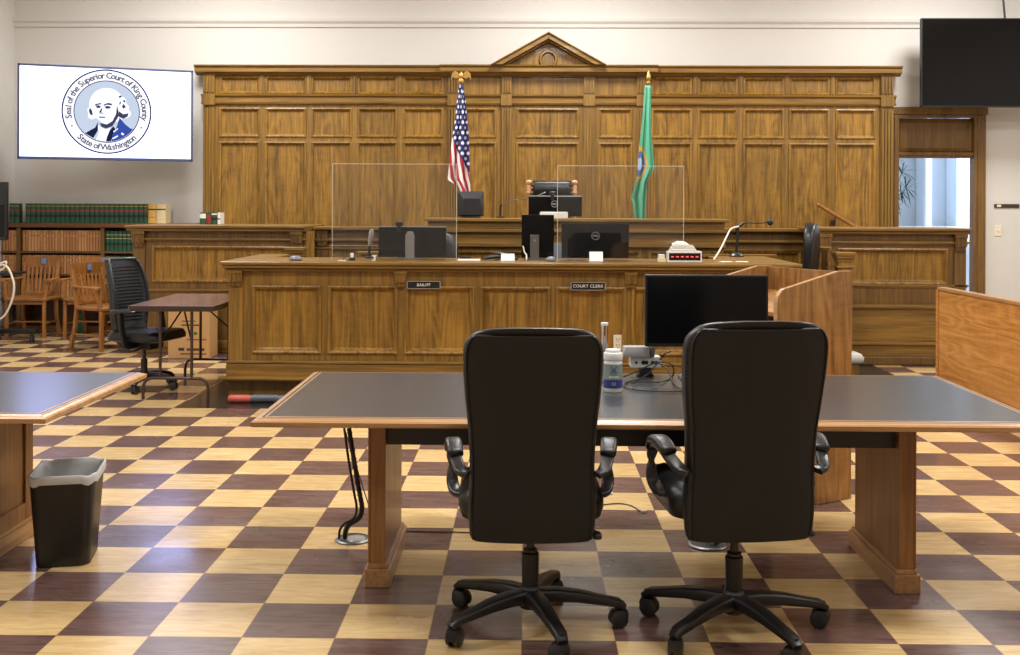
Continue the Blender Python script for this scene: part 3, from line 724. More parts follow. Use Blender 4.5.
def make_book(x0, w_, y, z, h_, d_, cover, label, group, bands=(), rz=0):
    t = thing('book', label, 'book', (x0+w_/2, y, z), rz, group)
    w2 = w_/2-.0012
    m = MB(); pr = [(-w2, d_), (-w2, .004), (-w2*.6, -.004), (0,-.007), (w2*.6,-.004), (w2,.004), (w2,d_), (w2-.003,d_), (w2-.003,.008), (-w2+.003,.008), (-w2+.003,d_)]
    m.prism(pr, 'z', 0, h_); m.build('cover', cover, t)
    MB().box(-w2+.0035, w2-.0035, .009, d_-.005, .003, h_-.004).build('pages', bk_page, t)
    for (za, zb2, mt) in bands:
        m = MB(); m.prism([(-w2,.0035),(-w2*.6,-.0048),(0,-.0078),(w2*.6,-.0048),(w2,.0035)], 'z', h_*za, h_*zb2); m.build('spine_label', mt, t)
    return t
def row(px0, px1, n, z, h_, d_, covers, lab, group, bands=(), jit=.0):
    a, b2 = kx(px0), kx(px1); w_ = (b2-a)/n; proto = {}
    for i in range(n):
        k = random.choice(range(len(covers))); hh = h_
        L_ = lab % ordn(i)
        if k not in proto: proto[k] = (make_book(a+i*w_, w_, YK+.02, z, hh, d_, covers[k], L_, group, bands[k] if bands else ()))
        else: dup(proto[k], (a+i*w_+w_/2, YK+.02+random.uniform(0,jit), z), 0, L_, group)
gb = [[(.30,.42,bk_black),(.58,.68,bk_red),(.86,.88,bk_yel)]]
htop = kz(203.5)-KT-.002
row(24.5, 147.3, 25, KT+.001, htop, .2, [bk_green], '%s green volume from the left in the long row on top of the bookcase', 'green law books on top of the bookcase', gb, .004)
row(8.2, 18.2, 2, KT+.001, htop, .09, [bk_green], '%s green volume of the pair standing by the side wall on the bookcase', 'pair of green law books by the side wall', gb)
make_book(kx(147.5), kx(155.3)-kx(147.5), YK+.015, KT+.001, htop*.99, .2, bk_yel, 'yellow law book ending the green row on the bookcase', None, [(.68,.76,bk_green),(.3,.32,bk_black)])
make_book(kx(155.6), kx(165)-kx(155.6), YK+.015, KT+.001, htop*.985, .2, bk_crm, 'thick cream law book at the open end of the row on the bookcase', None, [(.7,.76,bk_black),(.2,.22,bk_yel)])
shn = ['upper','second','third']
for r in range(3):
    z = shelfz[r]+.013; h_ = kz(230.5)-z if r == 0 else (shelfz[r-1]-.012-z)*.9
    tb = [[(.7,.78,bk_tan2)],[(.7,.78,bk_tan)]]
    row(21.5, 100.6, 27, z, h_, .2, [bk_tan,bk_tan2], '%s tan volume from the left on the '+shn[r]+' shelf, wide middle bay', 'tan law books on the '+shn[r]+' shelf of the bookcase', tb, .008)
    row(1.5, 16, 5, z, h_, .2, [bk_tan,bk_tan2], '%s tan volume from the left on the '+shn[r]+' shelf, bay by the side wall', 'tan law books by the side wall on the '+shn[r]+' shelf', tb, .006)
    if r < 2: row(104.6, 134, 7, z, h_*.98, .2, [bk_green], '%s green volume from the divider on the '+shn[r]+' shelf', 'green law books on the '+shn[r]+' shelf', [[(.30,.40,bk_black),(.62,.64,bk_crm),(.8,.82,bk_crm)]], .004)
# books left on the side bench
zz = lz(225.3)+.002; yb_ = YL+.62; pz = pt(199.5, 222, Y=yb_); hb = pt(205,212.5,Y=yb_).z-zz; xx = pz.x
for k, (wpx, cov, bd, lb_) in enumerate(((6.5,bk_green,[(.5,.9,white_p)],'green and white book first in the short row on the side bench'),(5.2,bk_green,[(.1,.8,bk_red)],'green book with a broad red label second in the short row on the side bench'),(6,bk_green,[(.35,.55,bk_black),(.8,.92,white_p)],'green book with black band third in the short row on the side bench'),(3,white_p,[(.4,.5,bk_black)],'slim white book ending the short row on the side bench'))):
    w_ = wpx*yb_/F; make_book(xx, w_, yb_, zz, hb, .16, cov, lb_, 'books on the side bench', bd); xx += w_+.001
# green folder under the chair
p = pt(70, 318, Y=12.6); o = MB().box(-.05,.05,0,.03,.0,.22).build('folder', grn_fold, bevel=.003, loc=(p.x-.03,12.915,.002)); tag(o, 'green folder standing on the floor under the wooden chairs', 'folder')

exec_part = None

# ------------------------------------------------------------------ counsel tables
def counsel_table(name_label, x0, x1, y0, y1, legs, group=None):
    xc, yc = (x0+x1)/2, (y0+y1)/2; w_, d_ = (x1-x0)/2, (y1-y0)/2
    t = thing('counsel_table', name_label, 'table', (xc,yc,0), 0, group)
    TZ = .74; e = .034
    MB().box(-w_+e, w_-e, -d_+e, d_-e, TZ-.030, TZ).build('tabletop', black_lam, t)
    # moulded oak edge: bevelled lip, cove and nosing
    prof = [(0,TZ+.0004),(.026,TZ-.001),(.030,TZ-.004),(.044,TZ-.008),(.052,TZ-.013),(.052,TZ-.026),(.046,TZ-.032),(.0,TZ-.032)]
    m = MB(); rings = []
    for o_, z in prof:
        k = o_ - .052
        rings.append([(-w_-k,-d_-k,z),(w_+k,-d_-k,z),(w_+k,d_+k,z),(-w_-k,d_+k,z)])
    rings.append(rings[0]); m.loft(rings, cap=False)
    m.build('edge_band', edge_oak, t)
    for i, (lx0, lx1, ly0, ly1, out) in enumerate(legs):
        a, b2, c, d = lx0-xc, lx1-xc, ly0-yc, ly1-yc
        leg = MB().box(a, b2, c, d, .08, TZ-.032).build('leg', leg_oak, t, bevel=.003)
        m = MB(); m.box(a-.022, b2+.022, c-.022, d+.022, 0.001, .075); m.box(a-.012, b2+.012, c-.012, d+.012, .075, .092); m.build('foot_moulding', edge_oak_y, leg, bevel=.003)
        # raised field on the outer face
        s_ = 1 if out > 0 else -1; xf = b2 if out > 0 else a
        m = MB(); fa, fb = min(xf,xf+s_*.012), max(xf,xf+s_*.012)
        m.box(fa, fb, c+.001, c+.075, .092, TZ-.033); m.box(fa, fb, d-.075, d-.001, .092, TZ-.033); m.box(fa, fb, c+.075, d-.075, .092, .17); m.box(fa, fb, c+.075, d-.075, TZ-.12, TZ-.033)
        m.build('panel_frame', leg_oak, leg, bevel=.004)
    lx_ = sorted([l[0]-xc for l in legs]+[l[1]-xc for l in legs])
    yy = legs[0][2]-yc
    if len(legs) == 2:
        MB().box(lx_[1]+.001, lx_[2]-.001, yy+.03, yy+.055, TZ-.172, TZ-.0325).build('apron', plastic_blk, t)
        MB().box(lx_[1]+.001, lx_[2]-.001, legs[0][3]-yc-.06, legs[0][3]-yc-.035, TZ-.172, TZ-.0325).build('apron', plastic_blk, t)
    return t
TZ = .74
counsel_table('long black-topped oak-edged table with two black chairs drawn up', -1.035, 1.985, 4.055, 5.25, [(-.628,-.568,4.388,4.96,-1),(1.496,1.556,4.375,4.955,1)])
counsel_table('black-topped oak-edged table beside the wastebasket, its top mirroring blue light', -4.85, -1.823, 4.09, 5.19, [(-4.40,-4.34,4.42,5.03,-1),(-2.37,-2.31,4.42,5.03,1)])

# ------------------------------------------------------------------ executive chairs (seen from behind, facing +Y)
def interp(tab, z):
    tab = sorted(tab)
    if z <= tab[0][0]: return tab[0][1]
    for (a, p), (b2, q) in zip(tab, tab[1:]):
        if z <= b2: return p+(q-p)*(z-a)/(b2-a)
    return tab[-1][1]
def caster(parent, x, y, ang, r=.032):
    """twin-wheel caster with hood under (x,y)"""
    M = Matrix.Translation((x,y,0)) @ RZ(ang)
    o = MB(); o.cyl((0,0,r*1.6),(0,0,.095),.009,10)
    o.loft([[(p[0]*k, p[1]*k+.008, z) for p in rrect(.024,.032,.016)] for k, z in ((.5,r*.7),(.95,r*.8),(1.05,r*1.5),(.85,r*2.0),(.4,r*2.15))])
    o.xf(M); c = o.build('caster', plastic_blk, parent, smooth=40)
    for s_ in (-1,1):
        m = MB(); q = Matrix.Rotation(PI/2,4,'Y')
        m.lathe([(0,-.009),(r*.8,-.009),(r,-.006),(r,.006),(r*.8,.009),(0,.009)], 20, (s_*.0165,.012,r), mat=q); m.xf(M); m.build('wheel', plastic_satin, c, smooth=40)
def star_base(t, offset, R=.30, hub=.13, mat=None):
    mat = mat or plastic_blk
    m = MB(); m.lathe([(0,.075),(.035,.07),(.05,.09),(.05,.125),(.038,.14),(.032,.15),(0,.15)], 24); m.build('hub', mat, t, smooth=40)
    for k in range(5):
        a = math.radians(offset+72*k); d = Vector((math.cos(a), math.sin(a), 0))
        pth = [d*r_+Vector((0,0,z)) for r_, z in ((.03,.115),(.10,.118),(.18,.112),(.25,.10),(R-.012,.088),(R+.012,.072))]
        sec = [(x,y) for x, y in rrect(.030,.022,.012,3)]
        m = MB(); m.sweep(pth, sec, scale=[(1.15,1.15),(1.05,1.05),(.92,.9),(.8,.75),(.75,.65),(.6,.5)]); leg = m.build('leg', mat, t, smooth=50)
        caster(leg, d.x*R, d.y*R, a+PI/2+random.uniform(-.8,.8))
def exec_chair(label, loc, rz, off, group=None, scale=1.0, lift=0.0):
    t = thing('office_chair', label, 'chair', loc, rz, group)
    HW = [(.352,.19),(.357,.208),(.366,.217),(.40,.222),(.48,.226),(.56,.221),(.65,.220),(.75,.225),(.85,.236),(.95,.243),(1.03,.244),(1.06,.238),(1.085,.222),(1.103,.198),(1.113,.172),(1.119,.135),(1.121,.08)]
    YB_ = [(.345,-.19),(.36,-.215),(.41,-.228),(.48,-.236),(.56,-.24),(.66,-.25),(.76,-.262),(.88,-.285),(1.0,-.312),(1.12,-.335)]
    TH = [(.35,.03),(.40,.06),(.48,.09),(.60,.10),(.75,.095),(.95,.10),(1.05,.095),(1.10,.07),(1.121,.03)]
    zsA = [.352,.36,.375,.395,.42,.46,.5,.55,.6,.65,.7,.75,.8,.85,.9,.95,1.0,1.03,1.06,1.075,1.09,1.103,1.112,1.117,1.121]
    def shell(zz, kx_, y_off, th_, pw=.30):
        R = []
        for z in zz:
            hw, yb_ = interp(HW,z)*kx_, interp(YB_,z)+y_off; ring_ = []
            tt = th_ if not callable(th_) else th_(z)
            for i in range(40):
                a = 2*PI*i/40; cx_, sx = math.cos(a), math.sin(a)
                x = hw*math.copysign(abs(cx_)**pw, cx_); y = tt/2+tt/2*math.copysign(abs(sx)**.55, sx)
                ring_.append((x, yb_+y+.55*x*x, z))
            R.append(ring_)
        return R
    m = MB(); m.loft(shell(zsA, 1.0, .012, lambda z: interp(TH,z))); m.build('backrest', leather, t, smooth=60)
    z2 = [.362+(z-.352)*(1.094-.362)/(1.121-.352) for z in zsA]
    m = MB(); m.loft([[(x*.945,y,z) for x,y,z in r_] for r_ in shell(z2, 1.0, -.006, .03)]); m.build('back_panel', fabric_blk, t, smooth=60)
    # piping round the back panel
    L_, R_ = [], []
    for z in z2:
        hw = interp(HW,z)*.948; y = interp(YB_,z)+.004+.55*hw*hw
        L_.append((-hw,y,z)); R_.append((hw,y,z))
    m = MB(); m.tube(L_[1:]+R_[::-1][:-1], .0045, 6); m.build('piping', leather, t, smooth=60)
    # seat cushion
    R = []
    for k, z, f in ((.80,.405,0),(.96,.42,0),(1.0,.455,0),(1.0,.485,0),(.95,.515,0),(.82,.53,0),(.4,.532,0)):
        R.append([(x*k, .075+y*k, z-(.02 if y > .2 else 0)*k) for x, y in rrect(.262,.235,.09,6)])
    m = MB(); m.loft(R); m.build('seat', leather, t, smooth=60)
    # seat mechanism, gas column and levers
    before = set(o.name for o in C.objects if o.parent is t)
    m = MB(); m.box(-.09,.09,-.11,.13,.362,.40); m.build('seat_plate', plastic_blk, t, bevel=.01)
    m = MB(); m.lathe([(0,.12),(.030,.12),(.032,.27),(.026,.275),(.026,.285),(.015,.285),(.015,.37+lift),(0,.37+lift)], 20); m.build('gas_column', plastic_blk, t, smooth=40)
    m = MB(); m.tube(spline([(.08,0,.385),(.18,-.05,.38),(.235,-.10,.365)],5), .006, 8); m.loft([[(.235+x*k,-.115+y*k,.352+z_) for x,y in rrect(.016,.022,.01,3)] for k,z_ in ((.5,-.006),(1,0),(1,.012),(.6,.02))]); m.build('lever', plastic_blk, t, smooth=50)
    for s_ in (-1,1):
        pth = spline([(s_*.235,-.02,.482),(s_*.272,.0,.484),(s_*.290,.04,.52),(s_*.290,.05,.60),(s_*.287,.01,.652),(s_*.28,-.07,.658),(s_*.268,-.14,.636),(s_*.25,-.20,.612),(s_*.225,-.215,.60)],5)
        arm = MB().sweep(pth, rrect(.022,.011,.008,3), up=(s_*.25,.05,1)).build('armrest', plastic_satin, t, smooth=50)
        pp = spline([(s_*.289,.035,.63),(s_*.287,.005,.667),(s_*.28,-.07,.675),(s_*.27,-.14,.652)],6)
        n = len(pp); MB().sweep(pp, rrect(.031,.017,.014,3), up=(0,0,1), scale=[.55]+[.9+.1*math.sin(PI*i/(n-1)) for i in range(1,n-1)]+[.55]).build('arm_pad', leather, arm, smooth=50)
    for o in C.objects:
        if o.parent is t and not o.name.startswith('gas_column'): o.location.z += lift
    star_base(t, off, .335)
    t.scale = (scale,)*3
    return t
exec_chair('high-backed black leather office chair directly before the wipes canister', (.018,3.99,0), math.radians(1.5), -1, lift=.008)
exec_chair('high-backed black leather office chair turned slightly, in front of the table monitor', (.758,3.955,0), math.radians(6), 2, scale=1.012, lift=.026)

# ------------------------------------------------------------------ things on the long table
def on(px, py, z): return pt(px, py, Z=z)
p = on(613, 391.5, TZ)
t = thing('wipes_canister', 'white wipes canister with grey and blue label between the two black chairs', 'canister', (p.x, p.y, TZ+.001))
m = MB(); m.lathe([(0,0),(.036,0),(.040,.006),(.040,.128),(.036,.136),(.034,.138),(0,.138)], 32); m.build('body', white_plastic, t, smooth=40)
m = MB(); m.lathe([(.0,.139),(.041,.139),(.042,.145),(.042,.162),(.040,.168),(.034,.170),(.032,.182),(.0,.184)], 32); m.build('lid', white_plastic, t, smooth=40)
lab1 = plain('grey_green_label', (128,146,140), .45, var=.06); lab2 = plain('blue_label', (44,56,128), .45, var=.06)
m = MB(); m.lathe([(.0402,.055),(.0407,.055),(.0407,.122),(.0402,.122)], 32); lb1 = m.build('label_upper', lab1, t, smooth=40)
m = MB(); m.lathe([(.0402,.018),(.0407,.018),(.0407,.055),(.0402,.055)], 32); m.build('label_lower', lab2, t, smooth=40)
m = MB()
for s_ in (-1,1):
    seg = []
    for k in range(5):
        f = k/4; a = -PI/2+s_*(.32-.64*f)-.0; z = .085+.028*f
        seg.append((math.cos(a)*.0412, math.sin(a)*.0412, z))
    m.tube(seg, .0022, 6)
m.build('printed_cross', lab2, t)
m = MB()
for k in range(-3,4):
    a = -PI/2+k*.16; m.box(math.cos(a)*.0409-.0016, math.cos(a)*.0409+.0016, math.sin(a)*.0409-.001, math.sin(a)*.0409+.001, .062, .071)
m.build('printed_band', white_p, t)
m = MB()
for k in (-1,0,1):
    a = -PI/2+k*.16; m.box(math.cos(a)*.0409-.0022, math.cos(a)*.0409+.0022, math.sin(a)*.0409-.001, math.sin(a)*.0409+.001, .03, .045)
m.build('printed_mark', lab1, t)
# slim chrome cylinder behind it
Yq = 4.95; p = pt(604.5, 360, Y=Yq); zt = pt(604.5, 323, Y=Yq).z
t = thing('chrome_tube', 'slim chrome tube with white cap standing behind the wipes canister', 'tube', (p.x, Yq, TZ+.001)); h_ = zt-TZ
m = MB(); m.lathe([(0,0),(.022,0),(.022,.01),(.0145,.014),(.0145,h_-.012),(0,h_-.012)], 24); m.build('tube_body', chrome, t, smooth=40)
m = MB(); m.lathe([(0,h_-.0115),(.017,h_-.0115),(.017,h_),(.012,h_+.001),(0,h_-.004)], 24); m.build('cap', white_plastic, t, smooth=40)
# white connection box on a dark foot, and a flat silver recorder lying on it
Yq = 5.12; a, b2 = pt(630.5, 368, Y=Yq), pt(661, 357.5, Y=Yq)
t = thing('connection_box', 'white connection box with round dark sockets on a dark foot at the table edge', 'box', ((a.x+b2.x)/2, Yq, TZ+.001))
w_ = (b2.x-a.x)/2; z0, z1 = a.z-TZ, b2.z-TZ
m = MB(); m.loft([[(x*k,y*k+.03,z) for x,y in rrect(w_*.55,.04,.01)] for k,z in ((1,0),(1,.008),(.8,.012),(.75,z0))]); m.build('foot', plastic_blk, t, smooth=40)
MB().box(-w_,w_,0,.08,z0+.0005,z1).build('case', white_plastic, t, bevel=.004)
for k,(f,r_) in enumerate(((-.62,.006),(-.15,.010),(.05,.009),(.45,.009),(.68,.009))):
    m = MB(); m.cyl((w_*f,0,(z0+z1)/2),(w_*f,-.004,(z0+z1)/2),r_,16); m.build('socket', plastic_blk, t, smooth=40)
Yq = 5.10; a, b2 = pt(622.5, 357, Y=Yq), pt(655.5, 347.5, Y=Yq); w_ = (b2.x-a.x)/2
t = thing('flat_recorder', 'flat silver device with dark grey end lying on the connection box', 'device', ((a.x+b2.x)/2, Yq-.01, a.z+.0015), .03)
h_ = b2.z-a.z
m = MB(); m.loft([[(x*k-w_*.14,y*k+.04,z) for x,y in rrect(w_*.84,.04,.015)] for k,z in ((.96,0),(1,.006),(1,h_*.6),(.9,h_))]); m.build('case', silver, t, smooth=40)
m = MB(); m.loft([[(x*k+w_*.84,y*k+.04,z) for x,y in rrect(w_*.13,.038,.012)] for k,z in ((.9,0),(1,.008),(1,h_*.7),(.8,h_*1.02))]); m.build('end_cap', steel, t, smooth=40)
# monitor on the table
def monitor(name, label, px0, px1, py0, py1, Yq, zbase, front_dark, ang=0, stand='flat', group=None, logo=False, led=None, top_strip=False, curved_back=False):
    """front_dark True: screen faces the camera, else its back does"""
    a, b2 = pt(px0, py1, Y=Yq), pt(px1, py0, Y=Yq); w_ = (b2.x-a.x)/2/max(.3,math.cos(ang)); z0, z1 = max(a.z-zbase,.014), b2.z-zbase
    t = thing(name, label, 'monitor', ((a.x+b2.x)/2, Yq, zbase+.001), ang, group)
    s_ = 1
    m = MB()
    if curved_back:
        m.loft([[(x*k, .0-yy, (z0+z1)/2+z*k-(.03 if yy > .03 else 0)) for x, z in rrect(w_,(z1-z0)/2,.008,2)] for k, yy in ((1,0),(1,.025),(.94,.03),(.66,.07))])
        m.build('case', plastic_satin, t, smooth=20)
    else:
        m.box(-w_, w_, 0, .03, z0, z1); m.build('case', plastic_blk if front_dark else screen_blk, t, bevel=.004)
    if front_dark:
        e = .010; q = MB(); q.box(-w_+e, w_-e, -.0015, 0, z0+e*1.8, z1-e); q.build('screen', screen_blk, t)
    else:
        e = .008; q = MB(); q.box(-w_+e, w_-e, .0302, .032, z0+e, z1-e); q.build('screen', screen_blk, t)
    if top_strip:
        MB().box(-w_, w_, -.001, .031, z1+.0002, z1+.008).build('top_trim', silver, t)
    return t, w_, z0, z1
t, w_, z0, z1 = monitor('table_monitor', 'black flat monitor facing the camera on the long table behind the turned chair', 645, 768.5, 275.5, 347, 5.04, TZ, True)
m = MB(); m.box(-.035,.035,.031,.05,.01,z0+.15); m.build('stand_neck', plastic_blk, t, bevel=.004)
m = MB(); m.loft([[(x*k,y*k+.03,z) for x,y in rrect(.12,.09,.03)] for k,z in ((1,0),(1,.006),(.9,.012))]); m.build('stand_base', plastic_blk, t, smooth=40)
# cables lying on the table
def cord(name, pts, r, mat, label, n=8, res=6):
    m = MB(); m.tube(spline(pts,res), r, n); o = m.build(name, mat, smooth=60); return tag(o, label, 'cable')
def tb(px, py, dz=.006): q = pt(px, py, Z=TZ+dz); return (q.x,q.y,q.z)
cord('black_cable', [pt(657,364,Y=5.11), pt(650,372,Y=5.05), tb(640,379), tb(628,382), tb(624,386), tb(634,389.5), tb(655,391), tb(676,391.5), tb(690,391)], .0032, cable_b, 'thin black cable looping flat on the table beside the canister')
cord('black_cable', [tb(623,377,.012), pt(640,370,Y=5.04), pt(652,364,Y=5.03), pt(664,362,Y=5.0), pt(673,366,Y=4.98), tb(672,377), tb(660,382,.012), tb(645,381.5,.012), tb(632,383,.013)], .0034, cable_b, 'black cable arching up in front of the connection box')
cord('black_cable', [pt(671,351,Y=5.12), pt(668,352.5,Y=5.115), pt(664,354.5,Y=5.10), pt(660,360,Y=5.112)], .0034, cable_b, 'short black cable from the table monitor down to the connection box')
cord('black_cable', [pt(658.5,363,Y=5.1), pt(668,370,Y=5.03), tb(672,381,.008), tb(677,387), tb(684,391)], .003, cable_b, 'black cable running from the connection box behind the turned chair')

# ------------------------------------------------------------------ wooden lectern
P1, wv, dv = Vector((1.722,5.77,0)), .618, .534
xa, ya = Vector((.522,-.853,0)), Vector((.853,.522,0))
c = P1 - xa*wv/2 - ya*dv/2
t = thing('lectern', 'tall open-fronted oak lectern with sloping rounded sides behind the long table', 'lectern', (c.x,c.y,0), math.atan2(xa.y,xa.x))
hw, hd = wv/2, dv/2; ZH, ZF = 1.203, 1.118
def side_prof():
    P = [(hd,.003),(hd,ZH),(hd-.10,ZH),(-hd+.07,ZF+.01)]
    for k in range(1,7): a = k/6*PI/2; P.append((-hd+.07-.07*math.sin(a), ZF+.01-.075+.075*math.cos(a)))
    P.append((-hd,.003)); return P
for s_ in (-1,1):
    m = MB(); P = side_prof(); x_0, x_1 = (hw-.024,hw) if s_ > 0 else (-hw,-hw+.024); m.prism(P, 'x', x_0, x_1); sp_ = m.build('side_panel', lam_oak, t)
    m = MB(); rr = [(p_[0],p_[1]) for p_ in P[1:]]
    xm = (x_0+x_1)/2
    m.sweep([(xm,y,z+.0) for y,z in rr[:-1]]+[(xm,-hd,.003)], [(-.0125,-.0025),(.0125,-.0025),(.0125,.0025),(-.0125,.0025)], up=(1,0,0), scale=None) if False else None
    b_ = MB()
    for (y0,z0),(y1,z1) in zip(rr, rr[1:]):
        d = Vector((0,y1-y0,z1-z0)); n_ = Vector((0,-(z1-z0),(y1-y0))); n_.normalize()
        if n_.z < 0 and abs(n_.z) > .5: n_ = -n_
        if n_.y > 0 and abs(n_.y) > .8: n_ = -n_
        q = n_*.004
        b_.add([(x_0,y0,z0),(x_1,y0,z0),(x_1,y1,z1),(x_0,y1,z1),(x_0,y0+q.y,z0+q.z),(x_1,y0+q.y,z0+q.z),(x_1,y1+q.y,z1+q.z),(x_0,y1+q.y,z1+q.z)],
            [(0,3,2,1),(4,5,6,7),(0,1,5,4),(1,2,6,5),(2,3,7,6),(3,0,4,7)])
    b_.build('edge_strip', edge_oak, sp_)
MB().box(-hw+.0245, hw-.0245, hd-.022, hd, .003, ZH-.004).build('back_panel', lam_oak, t)
m = MB(); m.add([(-hw+.025,-hd+.06,.98),(hw-.025,-hd+.06,.98),(hw-.025,hd-.023,1.05),(-hw+.025,hd-.023,1.05),(-hw+.025,-hd+.06,1.0),(hw-.025,-hd+.06,1.0),(hw-.025,hd-.023,1.07),(-hw+.025,hd-.023,1.07)], [(0,3,2,1),(4,5,6,7),(0,1,5,4),(1,2,6,5),(2,3,7,6),(3,0,4,7)]); m.build('reading_board', lam_oak_in, t)
MB().box(-hw+.025, hw-.025, -hd+.05, hd-.023, .5, .52).build('shelf', lam_oak_in, t)

# ------------------------------------------------------------------ low partition
t = thing('low_partition', 'honey-coloured oak partition running along the open floor towards the witness bench', 'partition', (3.475,6.2,0), math.radians(1.5))
MB().box(-.0, .05, -3.2, 2.8, .002, .86).build('partition_panel', rail_oak, t)
MB().box(-.012, .062, -3.2, 2.82, .861, .888).build('cap_rail', edge_oak_y, t, bevel=.006)
MB().box(-.012, .062, 2.8, 2.84, .002, .861).build('end_post', rail_oak, t, bevel=.004)

# ------------------------------------------------------------------ wastebasket
t = thing('wastebasket', 'black plastic wastebasket with grey bin liner standing beside the blue-lit table', 'bin', (-2.0,4.71,0), math.radians(13))
def bins(k, z, w_=.11, d_=.134): return [(x,y,z) for x,y in rrect(w_*k,d_*k,.045*k,6)]
m = MB()
rings = [bins(1,.004),bins(1.03,.06),bins(1.22,.37),bins(1.24,.383),bins(1.20,.385),bins(1.18,.37),bins(1.0,.03)]
m.loft(rings); m.build('bin_body', plastic_blk, t, smooth=40)
m = MB(); R = []
for k, z, wv_ in ((1.265,.355,.004),(1.285,.368,.003),(1.285,.385,.003),(1.27,.394,.003),(1.19,.392,.002),(1.15,.36,.006),(1.05,.20,.012),(.95,.06,.012)):
    R.append([(x*(1+wv_*math.sin(i*2.1+z*9)), y*(1+wv_*math.cos(i*1.7+z*5)), z+wv_*1.5*math.sin(i*1.3)) for i, (x,y,_) in enumerate(bins(k,z))])
m.loft(R, cap=False); m.build('bin_liner', liner, t, smooth=180)

# ------------------------------------------------------------------ floor boxes and cables
def floor_box(px, py, label, r=.078, openlid=False):
    p = pt(px, py, Z=0)
    t = thing('floor_box', label, 'floor box', (p.x,p.y,.0005))
    m = MB(); m.lathe([(0,.0),(r,.0),(r,.004),(r*.9,.010),(r*.86,.010),(r*.84,.006),(0,.006)], 40); m.build('cover_ring', steel, t, smooth=40)
    m = MB()
    if openlid: m.lathe([(0,.0062),(r*.8,.0062),(r*.78,.009),(0,.0085)], 32); m.build('dark_insert', plastic_blk, t, smooth=40)
    else:
        m.lathe([(0,.0062),(r*.55,.0062),(r*.52,.009),(0,.009)], 32, (r*.15,0,0)); m.build('lid', silver, t, smooth=40)
    return p
pf = floor_box(353, 540, 'round steel floor box with black cables rising to the table', .082)
pf2 = floor_box(707.5, 545, 'round floor box with green wires under the turned black chair', .092, True)
m = MB(); random.seed(3)
for k in range(3):
    m.tube(spline([(pf2.x-.01+.02*k,pf2.y-.01,.012),(pf2.x+.02,pf2.y-.03+.02*k,.028+.004*k),(pf2.x+.05,pf2.y+.01*k,.012)],5), .004, 6)
o = m.build('green_wire', plain('green_wire_mat',(90,160,70),.5), smooth=60); tag(o, 'green wires curling out of the floor box under the turned chair', 'wire')
def fl(px, py, Y): q = pt(px, py, Y=Y); return (q.x,q.y,q.z)
for k, (dx, dr) in enumerate(((0,.011),(-6,.006))):
    pth = [fl(345+dx,538,4.985), fl(346+dx,530,4.975), fl(350+dx,524,4.96), fl(359+dx*.9,518,4.95), fl(362+dx*.9,508,4.95), fl(359+dx*.9,490,4.95), fl(354+dx*.9,460,4.955), fl(349+dx*.8,428,4.96)]
    m = MB(); m.tube(spline(pth,8), dr, 8)
    if k == 0:
        q = spline(pth,8)
        for i in range(4,len(q)-2,2): m.tube([q[i],q[i]+(q[i+1]-q[i])*.5], dr*1.18, 8)
    if k == 0: tc_ = tag(m.build('table_cable', cable_b, smooth=60), 'thick ribbed black cable bundle rising from floor box to table edge', 'cable')
    else: m.build('thin_strand', cable_b, tc_, smooth=60)
cord('red_cable', [fl(344,427,4.9), fl(352,452,4.9), fl(360,478,4.9), fl(367,500,4.92), fl(371,512,4.98)], .0025, cable_r, 'thin reddish cable hanging from the table edge beside the ribbed cable')
def fz(px, py): q = pt(px, py, Z=.004); return (q.x,q.y,.004)
cord('red_cable', [fz(404,531), fz(430,531.5), fz(455,532), fz(480,532.5), fz(520,531)], .003, cable_r, 'dark red cable lying across the floor from the table leg')
cord('black_cable', [fz(590,507), fz(605,504.5), fz(620,503.5), fz(632,506), fz(640,511)], .003, cable_b, 'short black cable end lying on the floor between the black chairs')
a = fz(641,511.5); o = MB().box(-.012,.012,-.006,.006,-.003,.006).build('cable_plug', silver, loc=(a[0]+.01,a[1]-.012,.005)); tag(o, 'small metal plug at the end of the floor cable', 'plug')
t = thing('white_plug_cable', 'thin cable with white plug on the floor beside the chair arm', 'cable', (0,0,0))
m = MB(); m.tube(spline([fz(585,492), fz(598,493.5), fz(607,494)],5), .0025, 6); m.build('cable', cable_b, t)
a = fz(610.5,494); MB().box(a[0]-.013,a[0]+.015,a[1]-.007,a[1]+.007,.001,.013).build('plug', white_plastic, t, bevel=.002)

# red and grey bundle at the foot of the counter
a, b2 = pt(226,400,Z=.03), pt(283,399.5,Z=.03)
t = thing('rolled_banner', 'red and grey rolled bundle lying on the floor at the counter foot', 'roll', (a.x, 8.42, .032), .01)
L_ = b2.x-a.x
m = MB(); m.cyl((L_*.42,0,0),(L_,0,0),.028,16); m.cyl((L_*.46,0,.004),(L_*.9,0,.004),.0285,16); m.build('grey_roll', greyblue, t, smooth=40)
m = MB(); q = Matrix.Rotation(PI/2,4,'Y'); m.lathe([(0,0),(.02,.004),(.03,.02),(.031,L_*.2),(.029,L_*.4),(.024,L_*.419),(0,L_*.419)], 16, mat=q); m.build('red_wrap', red_m, t, smooth=40)

